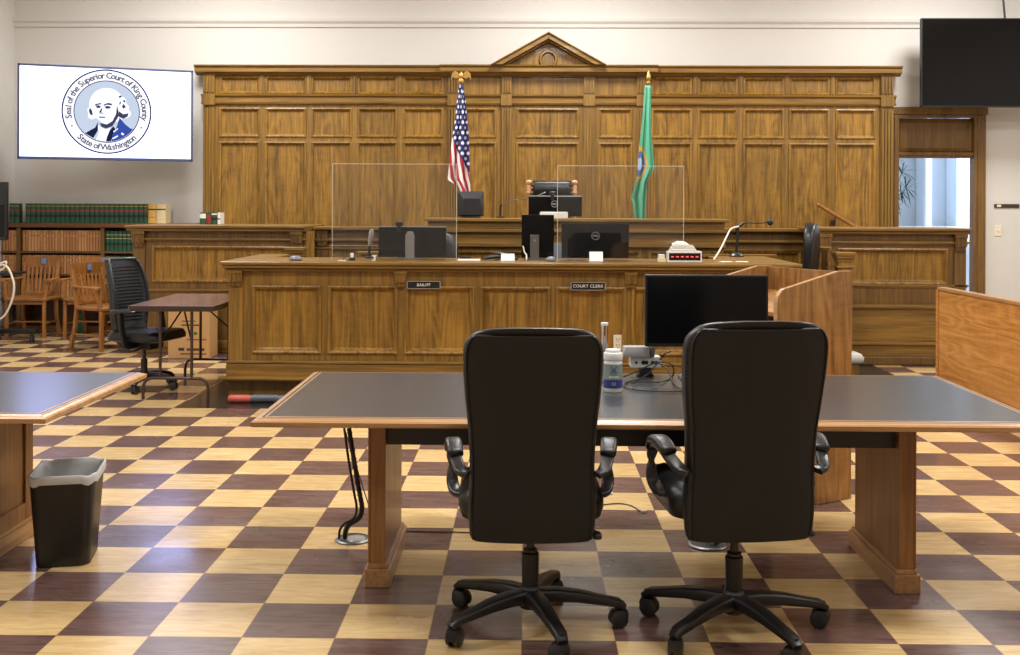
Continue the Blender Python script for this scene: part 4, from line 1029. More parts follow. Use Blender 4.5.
# ------------------------------------------------------------------ folding table
FX0, FX1, FY0, FY1 = -3.15, -2.462, 8.505, 9.73
xc, yc = (FX0+FX1)/2, (FY0+FY1)/2
t = thing('folding_table', 'brown folding table with steel legs at the left end of the counter', 'table', (xc,yc,0))
w_, d_ = (FX1-FX0)/2, (FY1-FY0)/2
m = MB(); m.loft([[(x,y,z) for x,y in rrect(w_-.004,d_-.004,.03)] for z in (.722,.741)]); m.build('tabletop', fold_top, t)
m = MB(); R = []
for o_, z in ((0,.742),(.003,.740),(.003,.700),(-.012,.697),(-.012,.720),(-.003,.7215)): R.append([(x,y,z) for x,y in rrect(w_-.004+o_+.001,d_-.004+o_+.001,.03)])
m.loft(R, cap=False); m.build('edge_band', brown_metal, t)
for yy, s_ in ((8.54-yc,-1),(9.6-yc,1)):
    xl, xr_ = -3.03-xc+.0, -2.515-xc
    ul, ur = xl+.135, xr_-.13
    m = MB(); m.tube(spline([(xl,yy,.001),(xl,yy,.09),(xl+.02,yy,.145),(xl+.07,yy,.168)],5)+[Vector((xr_-.07,yy,.168))]+spline([(xr_-.07,yy,.168),(xr_-.02,yy,.145),(xr_,yy,.09),(xr_,yy,.001)],5)[1:], .0125, 10); lg = m.build('leg', brown_metal, t, smooth=50)
    m = MB(); m.cyl((ul,yy,.168),(ul,yy,.72),.0125,10); m.cyl((ur,yy,.168),(ur,yy,.72),.0125,10); m.build('upright', brown_metal, lg, smooth=50)
    m = MB(); m.cyl((ul,yy,.45),(0,yy-s_*.30,.70),.007,8); m.cyl((ur,yy,.45),(0,yy-s_*.30,.70),.007,8); m.cyl((ul,yy-s_*.29,.70),(ur,yy-s_*.29,.70),.009,8); m.build('brace', plastic_blk, lg, smooth=50)

# ------------------------------------------------------------------ cardboard boxes
def carton(label, x0, x1, y0, y1, z0, h_, lines, rz=0, group=None):
    t = thing('cardboard_box', label, 'box', ((x0+x1)/2,(y0+y1)/2,z0), rz, group); w_, d_ = (x1-x0)/2, (y1-y0)/2
    MB().box(-w_,w_,-d_,d_,0,h_).build('carton', card, t, bevel=.004)
    MB().box(-.03,.03,-d_-.0008,d_+.0008,h_*.86,h_+.0012).build('packing_tape', plain('tan_packing_tape',(206,170,120),.3), t)
    for (fx, fz_, ln, hh) in lines: MB().box(w_*fx, w_*fx+ln, -d_-.001, -d_, h_*fz_, h_*fz_+hh).build('printed_line', ink, t)
    
    m = MB(); m.box(w_*.25,w_*.25+.03,-d_-.0012,-d_,h_*.45,h_*.45+.03); m.build('green_mark', green_ink, t)
    return t
carton('large cardboard box with printed lines on the floor under the folding table', -3.58, -3.165, 10.79, 11.08, .001, .53, [(-.4,.08,.26,.012),(-.1,.15,.18,.025),(-.5,.15,.06,.03),(-.35,.62,.20,.014),(-.35,.70,.14,.01),(-.1,.35,.2,.01)])

# ------------------------------------------------------------------ black mesh chair
def mesh_chair(label, loc, rz):
    t = thing('mesh_chair', label, 'chair', loc, rz)       # faces +Y
    R = []
    for z, hw, y in ((.46,.17,-.20),(.52,.205,-.225),(.62,.225,-.235),(.74,.235,-.235),(.86,.232,-.25),(.96,.222,-.27),(1.04,.205,-.29),(1.075,.185,-.30)):
        R.append([(hw*math.sin(k/10*PI/2*1), y+.12*(k/10)**2*(hw/.23), z) for k in range(-10,11)])
    front = R; back = [[(x,y-.014,z) for x,y,z in r_] for r_ in R]
    m = MB(); m.loft([f+b_[::-1] for f, b_ in zip(front, back)]); m.build('backrest', mesh_blk, t, smooth=50)
    m = MB(); outl = [r_[0] for r_ in front]+[front[-1][k] for k in range(1,20)]+[r_[-1] for r_ in front[::-1]]; m.tube([Vector(p)+Vector((0,-.007,0)) for p in outl], .014, 8); m.build('back_frame', plastic_satin, t, smooth=60)
    m = MB()
    for r_z in [.56+.028*k for k in range(17)]:
        f = [(x,y+.003,z) for x,y,z in [ (interp([(q[0][2],q[0][0]) for q in [[r_[k]] for r_ in front]], r_z), interp([(q[0][2],q[0][1]) for q in [[r_[k]] for r_ in front]], r_z), r_z) for k in range(2,19,2)]]
        m.tube(f, .004, 5)
    m.build('back_slats', plastic_blk, t)
    m = MB(); m.loft([[(x*k,y*k+.03,z) for x,y in rrect(.25,.25,.09,6)] for k,z in ((.85,.41),(1,.425),(1,.46),(.93,.49),(.6,.498))]); m.build('seat', leather, t, smooth=50)
    m = MB(); m.box(-.1,.1,-.12,.12,.34,.405); m.sweep([(0,-.1,.36),(0,-.2,.36),(0,-.265,.42),(0,-.27,.56),(0,-.262,.7)], rrect(.035,.014,.01,3), up=(1,0,0)); m.build('mechanism', plastic_blk, t, smooth=40)
    m = MB(); m.tube(spline([(.1,.05,.36),(.22,.06,.345),(.27,.02,.35),(.27,-.04,.355)],4), .006, 6); m.build('lever', plastic_blk, t)
    m = MB(); m.lathe([(0,.12),(.028,.12),(.028,.25),(.016,.255),(.016,.345),(0,.345)], 16); m.build('gas_column', plastic_satin, t, smooth=40)
    for s_ in (-1,1):
        m = MB(); m.sweep(spline([(s_*.1,.0,.39),(s_*.24,.0,.39),(s_*.285,.0,.44),(s_*.29,-.02,.56),(s_*.285,-.03,.655)],4), rrect(.03,.014,.01,3), up=(0,1,0)); a_ = m.build('arm', plastic_blk, t, smooth=50)
        m = MB(); m.loft([[(s_*.285+x*k,y*k+.0,z) for x,y in rrect(.04,.12,.035,5)] for k,z in ((.8,.655),(1,.663),(1,.675),(.8,.685))]); m.build('arm_pad', plastic_satin, a_, smooth=50)
    star_base(t, 18, .29)
    return t
mesh_chair('black mesh-backed swivel chair drawn up to the brown folding table', (-3.20,9.04,0), math.radians(-104))

# ------------------------------------------------------------------ wooden armchairs
def wood_chair(label, loc, rz, tagged=True):
    t = thing('wooden_armchair', label, 'chair', loc, rz, 'slat-backed wooden armchairs by the bookcase')   # faces -Y
    m = MB(); R = []
    for k, z in ((.97,.425),(1,.432),(1,.452),(.96,.462)): R.append([(x*k*(1-.04*(y>0)),y*k,z) for x,y in rrect(.245,.235,.06,5)])
    m.loft(R); m.build('seat', chair_wood, t, smooth=40)
    for s_ in (-1,1):
        MB().sweep([(s_*.215,-.195,.001),(s_*.212,-.195,.2),(s_*.212,-.19,.43),(s_*.232,-.185,.52),(s_*.25,-.175,.655)], rrect(.019,.019,.006,2), up=(0,1,0)).build('leg', chair_wood, t, smooth=40)
        MB().sweep([(s_*.20,.29,.001),(s_*.195,.225,.25),(s_*.19,.205,.45),(s_*.19,.225,.62),(s_*.195,.275,.80),(s_*.197,.29,.86)], rrect(.019,.021,.006,2), up=(1,0,0)).build('leg', chair_wood, t, smooth=40)
        MB().sweep([(s_*.262,-.235,.66),(s_*.27,-.15,.668),(s_*.262,0,.668),(s_*.235,.14,.668),(s_*.205,.235,.672)], rrect(.03,.012,.008,3), scale=[1.25,1.2,.95,.85,.8]).build('armrest', chair_wood, t, smooth=40)
        MB().cyl((s_*.208,-.19,.16),(s_*.197,.25,.16),.011,8).build('stretcher', chair_wood, t, smooth=40)
    MB().cyl((-.205,-.02,.17),(.205,-.02,.17),.011,8).build('stretcher', chair_wood, t, smooth=40)
    MB().box(-.19,.19,-.202,-.182,.385,.424).build('seat_rail', chair_wood, t, bevel=.003)
    m = MB(); P = []
    for k in range(-8,9): x = k/8*.225; P.append((x,.298-.9*x*x*.5+.0,0))
    m.loft([[(x,y-.012,z) for x,y,_ in P]+[(x,y+.012,z) for x,y,_ in P[::-1]] for z in (.79,.80,.90,.912)]); m.build('top_rail', chair_wood, t, smooth=40)
    m = MB(); m.box(-.19,.19,.205,.225,.475,.505); m.build('lower_rail', chair_wood, t, bevel=.003)
    for k in range(7):
        x = -.15+k*.05
        MB().sweep([(x*.92,.213,.50),(x*.96,.235,.63),(x*1.0,.272-.3*x*x,.795)], rrect(.013,.005,.003,2), up=(1,0,0) if False else (0,1,.2)).build('slat', chair_wood, t, smooth=40)
    if tagged: MB().box(.0,.055,.2715,.2735,.83,.895).build('blue_tag', blueplate, t)
    return t
wc = wood_chair('wooden slat-backed armchair facing forward, nearest the cable cart', (-5.76,12.56,0), math.radians(3))
dup(wc, (-5.09,12.6,0), math.radians(-3), 'wooden slat-backed armchair against the bookcase, half hidden by another armchair')
dup(wc, (-4.50,11.52,0), math.radians(62), 'wooden slat-backed armchair standing out on the floor, turned sideways beside the mesh chair')

# ------------------------------------------------------------------ cable cart at the left edge
t = thing('monitor_cart', 'black wheeled monitor cart with low bars and casters by the side wall', 'cart', (-5.85,11.7,0))
zt, zb_ = pt(4,182,Y=11.7).z, pt(4,240,Y=11.7).z
MB().box(-.42,.21,-.03,.03,zb_,zt).build('screen_case', plastic_blk, t, bevel=.006)
MB().box(-.40,.19,-.033,-.03,zb_+.03,pt(4,205,Y=11.7).z).build('screen', screen_blk, t)
m = MB(); m.box(-.06,.0,.03,.09,.12,zb_+.2); m.build('post', plastic_blk, t, bevel=.004)
zs_ = pt(8,272,Y=11.7).z; MB().box(-.40,.33,-.2,.2,zs_-.025,zs_).build('shelf', plastic_blk, t, bevel=.006)
for yy, x1_ in ((-.33,.30),(.31,.40)):
    m = MB(); m.box(-.38,x1_,yy-.035,yy+.035,.095,.15); fb = m.build('foot_bar', plastic_blk, t, bevel=.01)
    for xx in (-.34,x1_-.06): caster(fb, xx, yy, .6, .038)
m = MB(); m.box(-.07,.01,-.33,.31,.10,.14); m.build('cross_bar', plastic_blk, t, bevel=.006)
def cq(px, py, Y=11.47): return pt(px, py, Y=Y)
cord('white_cable', [cq(-6,270), cq(0,264), cq(6,262), cq(4,268), cq(-4,272), cq(1,265), cq(8,268), cq(13,280), cq(14,290), cq(11,303), cq(5,315), cq(-3,321), cq(-10,324)], .011, cable_w, 'white cable looped over the black cart by the side wall')

# ------------------------------------------------------------------ things on the clerk's counter
ZT = ztop_counter = None
ZT = cz(262.3)+.0045
def ct(px, py=260, Y=None):
    return pt(px, py, Z=ZT) if Y is None else pt(px, py, Y=Y)
# clear acrylic screens
for a_, b_, tp, lab in ((332,457,164,'clear acrylic screen standing before the monitor with the silver stand'),(557,684,166,'clear acrylic screen standing between court clerk monitor and red-lit clock')):
    Yq = 8.98; q0, q1 = pt(a_,262,Y=Yq), pt(b_,tp,Y=Yq); w_ = (q1.x-q0.x)/2
    t = thing('acrylic_screen', lab, 'screen', ((q0.x+q1.x)/2, Yq, ZT+.0005), 0, 'clear acrylic screens on the counter'); h_ = q1.z-ZT
    MB().box(-w_+.004, w_-.004, -.003, .003, .0, h_-.004).build('pane', acryl, t)
    m = MB(); m.box(-w_, -w_+.0038, -.003, .003, 0, h_); m.box(w_-.0038, w_, -.003, .003, 0, h_); m.box(-w_+.0038, w_-.0038, -.003, .003, h_-.0038, h_); m.build('polished_edge', acryl_edge, t)
    for s_ in (-1,1): MB().box(s_*w_*.8-.004, s_*w_*.8+.004, -.05, .05, 0, .025).build('foot', acryl, t)
t, w_, z0, z1 = monitor('clerk_monitor', 'black monitor back with upright silver stand on the counter above BAILIFF', 378.5, 446, 227.5, 260.8, 9.16, ZT, False, top_strip=True)
a = pt(405,262,Y=9.1).x-t.location.x; b2 = pt(414,262,Y=9.1).x-t.location.x; zt = pt(410,231.5,Y=9.1).z-ZT
m = MB(); m.prism([(a,0),(b2,0),(b2,zt*.86),((a+b2)/2+(b2-a)*.25,zt),((a+b2)/2-(b2-a)*.25,zt),(a,zt*.86)], 'y', -.045, -.02); m.build('stand', silver, t, bevel=.003)
m = MB(); m.loft([[(x*k+(a+b2)/2,y*k-.05,z) for x,y in rrect(.10,.07,.02)] for k,z in ((1,.0),(1,.006),(.9,.010))]); m.build('stand_base', silver, t, smooth=40)
def webcam(label, px, py0, py1, Yq, zsup):
    p = pt(px, py1, Y=Yq); zt = pt(px, py0, Y=Yq).z; h_ = zt-zsup
    t = thing('webcam', label, 'webcam', (p.x, Yq-.012, zsup+.001))
    m = MB(); m.box(-.02,.02,-.012,.03,0,h_*.35); m.box(-.018,.018,-.018,-.0125,-.05,h_*.3); m.build('clip', plastic_blk, t, bevel=.003)
    m = MB(); q = Matrix.Rotation(PI/2,4,'Y'); m.lathe([(0,-.035),(.012,-.034),(.016,-.025),(.016,.025),(.012,.034),(0,.035)], 16, (0,.005,h_*.65), mat=q); m.build('camera_body', plastic_satin, t, smooth=40)
webcam('small black webcam clipped on the monitor with the silver stand', 399.5, 222.5, 227, 9.16, pt(399,227.5,Y=9.16).z+.012)
# small things left of it
def mouse(label, px, py, w_=.045, col=silver, rz=.4):
    p = pt(px, py, Z=ZT); t = thing('computer_mouse', label, 'mouse', (p.x,p.y,ZT+.001), rz)
    m = MB(); m.loft([[(x*k,y*k,z) for x,y in rrect(w_*.95,w_*1.3,w_*.8,6)] for k,z in ((.9,0),(1,.008),(.97,.02),(.75,.032),(.4,.038))]); m.build('shell', col, t, smooth=60)
    MB().box(-.004,.004,w_*.4,w_*.8,.026,.034).build('wheel', plastic_blk, t, bevel=.002)
grey_mouse = plain('slate_plastic', (120,122,128), .35)
mouse('grey computer mouse alone at the left end of the counter top', 295.5, 260.5, .05, grey_mouse)
p = ct(352,260.3); t = thing('desk_stamp', 'small black and white desk stamp left of the silver microphone', 'stamp', (p.x,p.y,ZT+.001))
m = MB(); m.lathe([(0,0),(.028,0),(.028,.012),(.018,.022),(0,.022)], 16); m.build('base', plastic_blk, t, smooth=40)
m = MB(); m.lathe([(0,.0225),(.013,.0225),(.015,.05),(.012,.058),(0,.06)], 16); m.build('grip', white_plastic, t, smooth=40)
p = ct(374.5,260.8); t = thing('paper_clip_holder', 'small white angled holder left of the silver monitor stand', 'holder', (p.x,p.y,ZT+.001))
m = MB(); m.prism([(-.022,0),(.006,0),(.010,.034),(.016,.036),(.014,.045),(-.018,.045),(-.018,.036),(-.002,.034),(-.006,.006),(-.022,.006)], 'y', -.02, .02); m.build('holder_body', white_plastic, t)
p = ct(342,261); o = MB().box(-.03,.03,-.02,.02,0,.006).build('note_pad', white_p, loc=(p.x,p.y,ZT+.001)); tag(o, 'small white note pad beside the desk stamp', 'note pad')
# silver-headed microphone standing on the inner desk
Yq = 9.25; a, b2, c2 = pt(369,261,Y=Yq), pt(369.5,246,Y=Yq), pt(372.5,229.5,Y=Yq)
t = thing('microphone', 'short black microphone with tilted silver head left of the silver-stand monitor', 'microphone', (a.x,Yq,ZT+.001))
m = MB(); m.lathe([(0,0),(.04,0),(.04,.008),(.012,.016),(0,.016)], 20); m.build('base', plastic_blk, t, smooth=40)
q1 = Vector((b2.x-a.x,0,b2.z-ZT)); q2 = Vector((c2.x-a.x,-.03,c2.z-ZT))
m = MB(); m.cyl((0,0,.015), q1, .012, 12); m.build('stem', plastic_blk, t, smooth=40)
m = MB(); m.tube([q1,q1+(q2-q1)*.15,q1+(q2-q1)*.5,q1+(q2-q1)*.85,q2], .02, 12, scale=[.6,.85,1,1.05,.6]); m.build('head', silver, t, smooth=60)
# papers, conference phone, card
p = ct(469,260.8); o = MB().box(-.09,.09,-.06,.06,0,.010).build('paper_stack', white_p, loc=(p.x,p.y,ZT+.001)); tag(o, 'thin stack of white papers left of the dark conference phone', 'papers')
p = ct(466,258.8,9.12); o = MB(); o.loft([[(x*k,y*k,z) for x,y in rrect(.05,.02,.008)] for k,z in ((1,0),(1,.01),(.8,.014))]); o = o.build('stapler', plastic_blk, smooth=40, loc=(p.x,p.y-.06,ZT+.0125)); tag(o, 'flat black stapler lying on the white papers', 'stapler')
p = ct(500,260.5,9.12); t = thing('conference_phone', 'low black spreading conference phone behind the grey card holder', 'phone', (p.x,9.03,ZT+.001))
m = MB()
for a in (90,210,330):
    d = Vector((math.cos(math.radians(a)),math.sin(math.radians(a)),0)); m.sweep([d*r_+Vector((0,0,z)) for r_, z in ((.0,.03),(.06,.028),(.12,.02),(.165,.012))], rrect(.05,.016,.014,3), scale=[1.1,1,.8,.45])
m.build('phone_body', plastic_blk, t, smooth=50)
m = MB(); m.lathe([(0,.045),(.05,.045),(.055,.055),(.03,.066),(0,.068)], 24); m.build('speaker_dome', plastic_satin, t, smooth=40)
def card_holder(label, px0, px1, py0, py1, Yq):
    a, b2 = pt(px0,py1,Y=Yq), pt(px1,py0,Y=Yq); w_ = (b2.x-a.x)/2; h_ = b2.z-ZT
    t = thing('card_holder', label, 'card holder', ((a.x+b2.x)/2,Yq,ZT+.001))
    m = MB(); m.prism([(-.005,.0),(.0,.0),(.03,h_),(.025,h_)], 'x', -w_, w_); m.build('card', white_p, t)
    MB().box(-w_-.01,w_-.004,-.03,.05,-.0005,.004).build('foot', silver, t)
card_holder('white card on a grey foot in front of the conference phone', 501, 514.5, 254, 261.5, 8.86)
card_holder('white card holder in front of the wide monitor back', 589.5, 603, 252, 262, 8.85)
# upright monitor and wide monitor
t, w_, z0, z1 = monitor('clerk_monitor', 'tall black monitor turned upright, seen from behind on the counter', 521.5, 554, 215, 261, 9.14, ZT, False)
a = pt(530,262,Y=9.1).x-t.location.x; b2 = pt(539,262,Y=9.1).x-t.location.x; zt = pt(535,235,Y=9.1).z-ZT
MB().box(a,b2,-.04,-.002,0,zt).build('stand', steel, t, bevel=.003)
m = MB(); m.loft([[(x*k+(a+b2)/2,y*k-.03,z) for x,y in rrect(.09,.08,.02)] for k,z in ((1,.0),(1,.006),(.9,.010))]); m.build('stand_base', steel, t, smooth=40)
def emblem(t, x, z, r, y, s):
    m = MB(); q = Matrix.Rotation(PI/2,4,'X'); n = 32; R = []
    for rr, yy in ((r*.86,y),(r*.86,y-.002),(r,y-.002),(r,y)): R.append([(x+rr*math.cos(2*PI*i/n), yy, z+rr*math.sin(2*PI*i/n)) for i in range(n)])
    R.append(R[0]); m.loft(R, cap=False); e = m.build('emblem_ring', silver, t, smooth=40)
    if s: text('emblem_lettering', s, r*.62, silver, e, Matrix.Translation((x,y-.001,z)) @ FACE, .0008, .95, .001)
emblem(t, (a+b2)/2+.002, zt*.78, .012, -.0402, 'DELL')
cord('white_cable', [pt(523,246,Y=9.125), pt(524.5,252,Y=9.11), pt(526.5,255,Y=9.07), pt(526.5,258,Y=9.0), pt(526.5,260.2,Y=8.96)], .006, cable_w, 'white cable hanging beside the upright monitor back')
t, w_, z0, z1 = monitor('clerk_monitor', 'wide black monitor back with round emblem above COURT CLERK', 561.5, 629, 223.5, 261, 9.14, ZT, False)
emblem(t, pt(595.5,240,Y=9.14).x-t.location.x, pt(595.5,236,Y=9.14).z-ZT, .034, -.0005, 'DELL')
m = MB(); m.box(-.03,.03,.031,.06,0,z1*.6); m.build('stand', plastic_blk, t)
mouse('small grey computer mouse beside the upright monitor', 551, 261.3, .038, grey_mouse, -.3)
# red-lit clock with papers
Yq = 8.74; a, b2 = pt(667.5,262,Y=Yq), pt(702,251.5,Y=Yq); w_ = (b2.x-a.x)/2; h_ = b2.z-ZT
t = thing('digital_clock', 'white digital clock with red-lit dashes at the counter end', 'clock', ((a.x+b2.x)/2,Yq,ZT+.001))
MB().box(-w_,w_,0,.10,0,h_).build('case', white_plastic, t, bevel=.004)
MB().box(-w_+.012,w_-.012,-.002,0,h_*.2,h_*.84).build('display', plain('dark_red_display',(46,8,10),.2), t)
m = MB(); rd = emit('lit_red',(1.0,.12,.10),1.6)
for k in range(6):
    x = -w_+.04+k*(2*w_-.08)/5; m.box(x-.011,x+.011,-.003,-.002,h_*.47,h_*.56)
m.build('lit_dashes', rd, t)
t = thing('paper_bundle', 'crumpled bundle of white papers lying on top of the digital clock', 'papers', ((a.x+b2.x)/2-.01,Yq+.055,ZT+h_+.002))
random.seed(11); m = MB()
for k in range(5):
    R = []
    for k2, z in ((1,0),(1.02,.009)): R.append([(x*k2+random.uniform(-.004,.004),y*k2+random.uniform(-.004,.004),z+k*.0095) for x,y in rrect(.105-.006*k,.048,.01,2)])
    m.loft(R)
m.build('sheets', white_p, t)
m = MB(); R = []
for k, z in ((1,.048),(1.02,.058),(.7,.07),(.3,.078)): R.append([(x*k-.02+random.uniform(-.01,.01),y*k+random.uniform(-.006,.006),z+random.uniform(-.003,.004)) for x,y in rrect(.06,.035,.02,3)])
m.loft(R); m.build('crumpled_sheet', white_p, t)
Yq = 8.80; a, b2 = pt(658,262,Y=Yq), pt(666.3,254.5,Y=Yq)
t = thing('sticky_notes', 'pale yellow pads of sticky notes left of the digital clock', 'note pads', (a.x,Yq,ZT+.001)); ynote = plain('yellow_note',(236,222,160),.6)
MB().box(0,b2.x-a.x-.004,0,.06,0,.03).build('pad', ynote, t, bevel=.002); MB().box(.006,b2.x-a.x-.012,.004,.055,.031,b2.z-ZT).build('upper_pad', white_p, t, bevel=.002)
# gooseneck microphone on the right wing
p = pt(736.5, 256.5, Z=ZT); Yq = p.y
t = thing('gooseneck_microphone', 'gooseneck microphone with round black head and disc base near the lectern', 'microphone', (p.x,Yq,ZT+.001))
m = MB(); m.lathe([(0,0),(.066,0),(.068,.01),(.05,.028),(.02,.036),(0,.036)], 28); m.build('base', plastic_satin, t, smooth=40)
s0 = pt(738,228,Y=Yq); top = Vector((s0.x-p.x,0,s0.z-ZT))
m = MB(); m.cyl((0,0,.03), top, .012, 10); m.cyl(top+Vector((-.03,0,-.02)), top+Vector((.05,0,.045)), .013, 10); m.build('stem', plastic_blk, t, smooth=40)
e = pt(770,222.3,Y=Yq); en = Vector((e.x-p.x,0,e.z-ZT))
m = MB(); m.tube(spline([top+Vector((.04,0,.035)), top+(en-top)*.3+Vector((0,0,.03)), top+(en-top)*.65+Vector((0,0,.008)), en],6), .0045, 8); m.build('gooseneck', plastic_blk, t, smooth=60)
m = MB(); m.lathe([(0,-.03),(.018,-.024),(.027,-.008),(.027,.008),(.018,.024),(0,.03)], 16, en); m.build('foam_head', plastic_blk, t, smooth=60)
cord('white_cable', [pt(739,226.5,Y=Yq-.035), pt(731,229,Y=Yq-.05), pt(726,238,Y=Yq-.15), pt(720,250,Y=Yq-.3), pt(712.5,261.5,Y=Yq-.45)], .008, cable_w, 'white cable arching down from the gooseneck microphone')
for k, (px_, lab) in enumerate(((726,'white paper sheet lying left of the gooseneck microphone base'),(742,'white paper sheet lying right of the gooseneck microphone base'))):
    p = pt(px_, 262.0, Z=ZT); o = MB().box(-.05,.05,-.04,.04,0,.003).build('paper_sheet', white_p, loc=(p.x,p.y,ZT+.001)); o.rotation_euler=(0,0,.2-.5*k); tag(o, lab, 'paper')

# ------------------------------------------------------------------ judge's bench things
JZ = jz(218.6)+.0005
t, w_, z0, z1 = monitor('judge_monitor', 'older black monitor with bulging back on the judge bench near the striped flag', 457.5, 483, 191.5, 217, 11.02, JZ, False, ang=.32, curved_back=True)
m = MB(); m.box(-.05,.05,.0,.03,0,z0+.05); m.loft([[(x*k,y*k,z) for x,y in rrect(.10,.08,.03)] for k,z in ((1,0),(1,.008),(.85,.014))]); m.build('stand', plastic_satin, t, smooth=40)
t, w_, z0, z1 = monitor('judge_monitor', 'flat black monitor back with round emblem before the judge chair', 528.5, 582, 196.5, 216.5, 11.05, JZ, False, top_strip=True)
emblem(t, pt(554.5,204,Y=11.05).x-t.location.x, pt(554.5,204,Y=11.05).z-JZ, .034, -.0005, 'DELL')
m = MB(); m.box(-.03,.03,.031,.06,0,z1*.6); m.build('stand', plastic_blk, t)
webcam('small webcam with white top on the judge monitor', 552.5, 191.5, 196, 11.05, pt(552,196.5,Y=11.05).z+.009)
a, b2 = pt(540,219,Y=10.8), pt(568,212,Y=10.8); t = thing('paper_tray', 'white box of papers on the judge bench before the flat monitor', 'box', ((a.x+b2.x)/2,10.82,JZ+.001)); w_ = (b2.x-a.x)/2
MB().box(-w_,w_,0,.12,0,b2.z-JZ-.008).build('tray', white_plastic, t, bevel=.003); MB().box(-w_+.006,w_-.006,.004,.116,b2.z-JZ-.0075,b2.z-JZ).build('sheets', white_p, t)
p = pt(500.5,217.8,Z=JZ); t = thing('gooseneck_microphone', 'thin gooseneck microphone arching towards the judge monitor from a small base', 'microphone', (p.x,p.y,JZ+.001))
q = lambda px, py: Vector((pt(px,py,Y=p.y).x-p.x, 0, pt(px,py,Y=p.y).z-JZ))
m = MB(); m.lathe([(0,0),(.05,0),(.05,.008),(.012,.016),(0,.016)], 20); m.build('base', plastic_blk, t, smooth=40)
m = MB(); m.tube([(0,0,.01), q(500.5,207), q(502,204.5)], .011, 8); m.build('stem', plastic_blk, t, smooth=50)
m = MB(); m.tube(spline([q(502,204.5), q(512,201), q(526,198.5), q(540,195)],5), .005, 8); m.build('gooseneck', steel, t, smooth=60)
m = MB(); m.tube([q(539,195.2),q(541,194.5),q(544.5,193),q(546,192.2)], .011, 8, scale=[.6,1,1,.5]); m.build('foam_head', steel, t, smooth=60)
# judge chair
Yq = 11.75; a, b2 = pt(526.5,230,Y=Yq), pt(577,181,Y=Yq); xc = (a.x+b2.x)/2; w_ = (b2.x-a.x)/2; zt = b2.z
t = thing('judge_chair', 'black tufted leather judge chair with pale wooden finials behind the bench', 'chair', (xc,Yq,0))
for s_ in (-1,1):
    m = MB(); x = s_*(w_-.025); m.lathe([(0,0),(.022,0),(.022,zt-.14),(.03,zt-.13),(.022,zt-.10),(.026,zt-.06),(.02,zt-.045),(.034,zt-.025),(.036,zt-.008),(.022,zt+.008),(0,zt+.012)], 14, (x,.04,0.001)); m.build('post', pale_wood, t, smooth=50)
R = []
for z, th_ in ((.75,.05),(zt-.5,.06),(zt-.27,.055),(zt-.25,.03),(zt-.22,.06),(zt-.10,.075),(zt-.03,.06),(zt-.008,.03)):
    R.append([(x, y*1.0+.03-.0, z+(.02*(abs(x)/w_)**2 if z > zt-.3 else 0)) for x, y in rrect(w_-.065,th_,min(.028,th_*.9),4)])
m = MB(); m.loft(R); m.build('backrest', leather, t, smooth=50)
m = MB()
for s_ in (-1,1):
    for k in range(4): m.lathe([(0,-.01),(.012,-.004),(.014,.004),(0,.012)], 8, (s_*(w_-.06),-.03,zt-.05-.05*k))
m.build('stud', leather, t, smooth=50)
MB().box(-w_+.03,w_-.03,-.5,-.04,.40,.50).build('seat', leather, t, bevel=.03)
MB().box(-w_+.06,w_-.06,-.46,-.06,.001,.399).build('chair_base', pale_wood, t, bevel=.01)
# chairs behind the counter
def task_chair(label, px0, px1, pytop, Yq, mat, rz=0, thick=.07, lean=0, tiltx=0):
    a, b2 = pt(px0,262,Y=Yq), pt(px1,pytop,Y=Yq); xc = (a.x+b2.x)/2; w_ = max(.2,(b2.x-a.x)/2); zt = b2.z
    t = thing('task_chair', label, 'chair', (xc,Yq,0), rz)
    R = []
    for k in range(13):
        f = k/12; z = .5+(zt-.5)*f; hw = w_*(.78+.24*math.sin(min(1,f*1.25)*PI/2)) if f < .8 else w_*1.02*math.sqrt(max(.02,1-((f-.8)/.205)**2))
        R.append([(x, y-.05*math.sin(f*PI)-lean*f, z) for x, y in [(u*hw, v*thick) for u, v in rrect(1,.5,.3,4)]])
    m = MB(); m.loft(R); m.build('backrest', mat, t, smooth=60)
    m = MB(); m.loft([[(x*k,y*k+.2,z) for x,y in rrect(.21,.18,.08,5)] for k,z in ((.9,.42),(1,.435),(1,.48),(.85,.50))]); m.build('seat', mat, t, smooth=50)
    m = MB(); m.lathe([(0,.12),(.028,.12),(.028,.42),(0,.42)], 14, (0,.16,0)); m.sweep([(0,.15,.40),(0,.0,.40),(0,-.06,.46),(0,-.06,.6)], rrect(.03,.012,.01,3), up=(1,0,0)); m.build('column', plastic_blk, t, smooth=40)
    for k in range(5):
        q = math.radians(90+72*k); d = Vector((math.cos(q),math.sin(q),0)); m = MB(); m.sweep([d*r_+Vector((0,.16,z)) for r_, z in ((.02,.115),(.13,.105),(.24,.07))], rrect(.024,.016,.01,3), scale=[1,.85,.6]); m.lathe([(0,0.001),(.03,.004),(.034,.03),(.02,.06),(0,.065)], 10, (d.x*.24,.16+d.y*.24,0)); m.build('leg', plastic_blk, t, smooth=40)
    return t
task_chair('dark chair back peeking out beside the monitor with the silver stand', 400, 458, 228, 9.62, leather, 0)
task_chair('small grey chair back between the upright and wide monitors', 545, 566, 244, 9.7, greyblue, 0)
task_chair('black chair seen edge-on behind the right end of the counter', 789, 807, 223, 10.02, leather, math.radians(66), .10, .12)

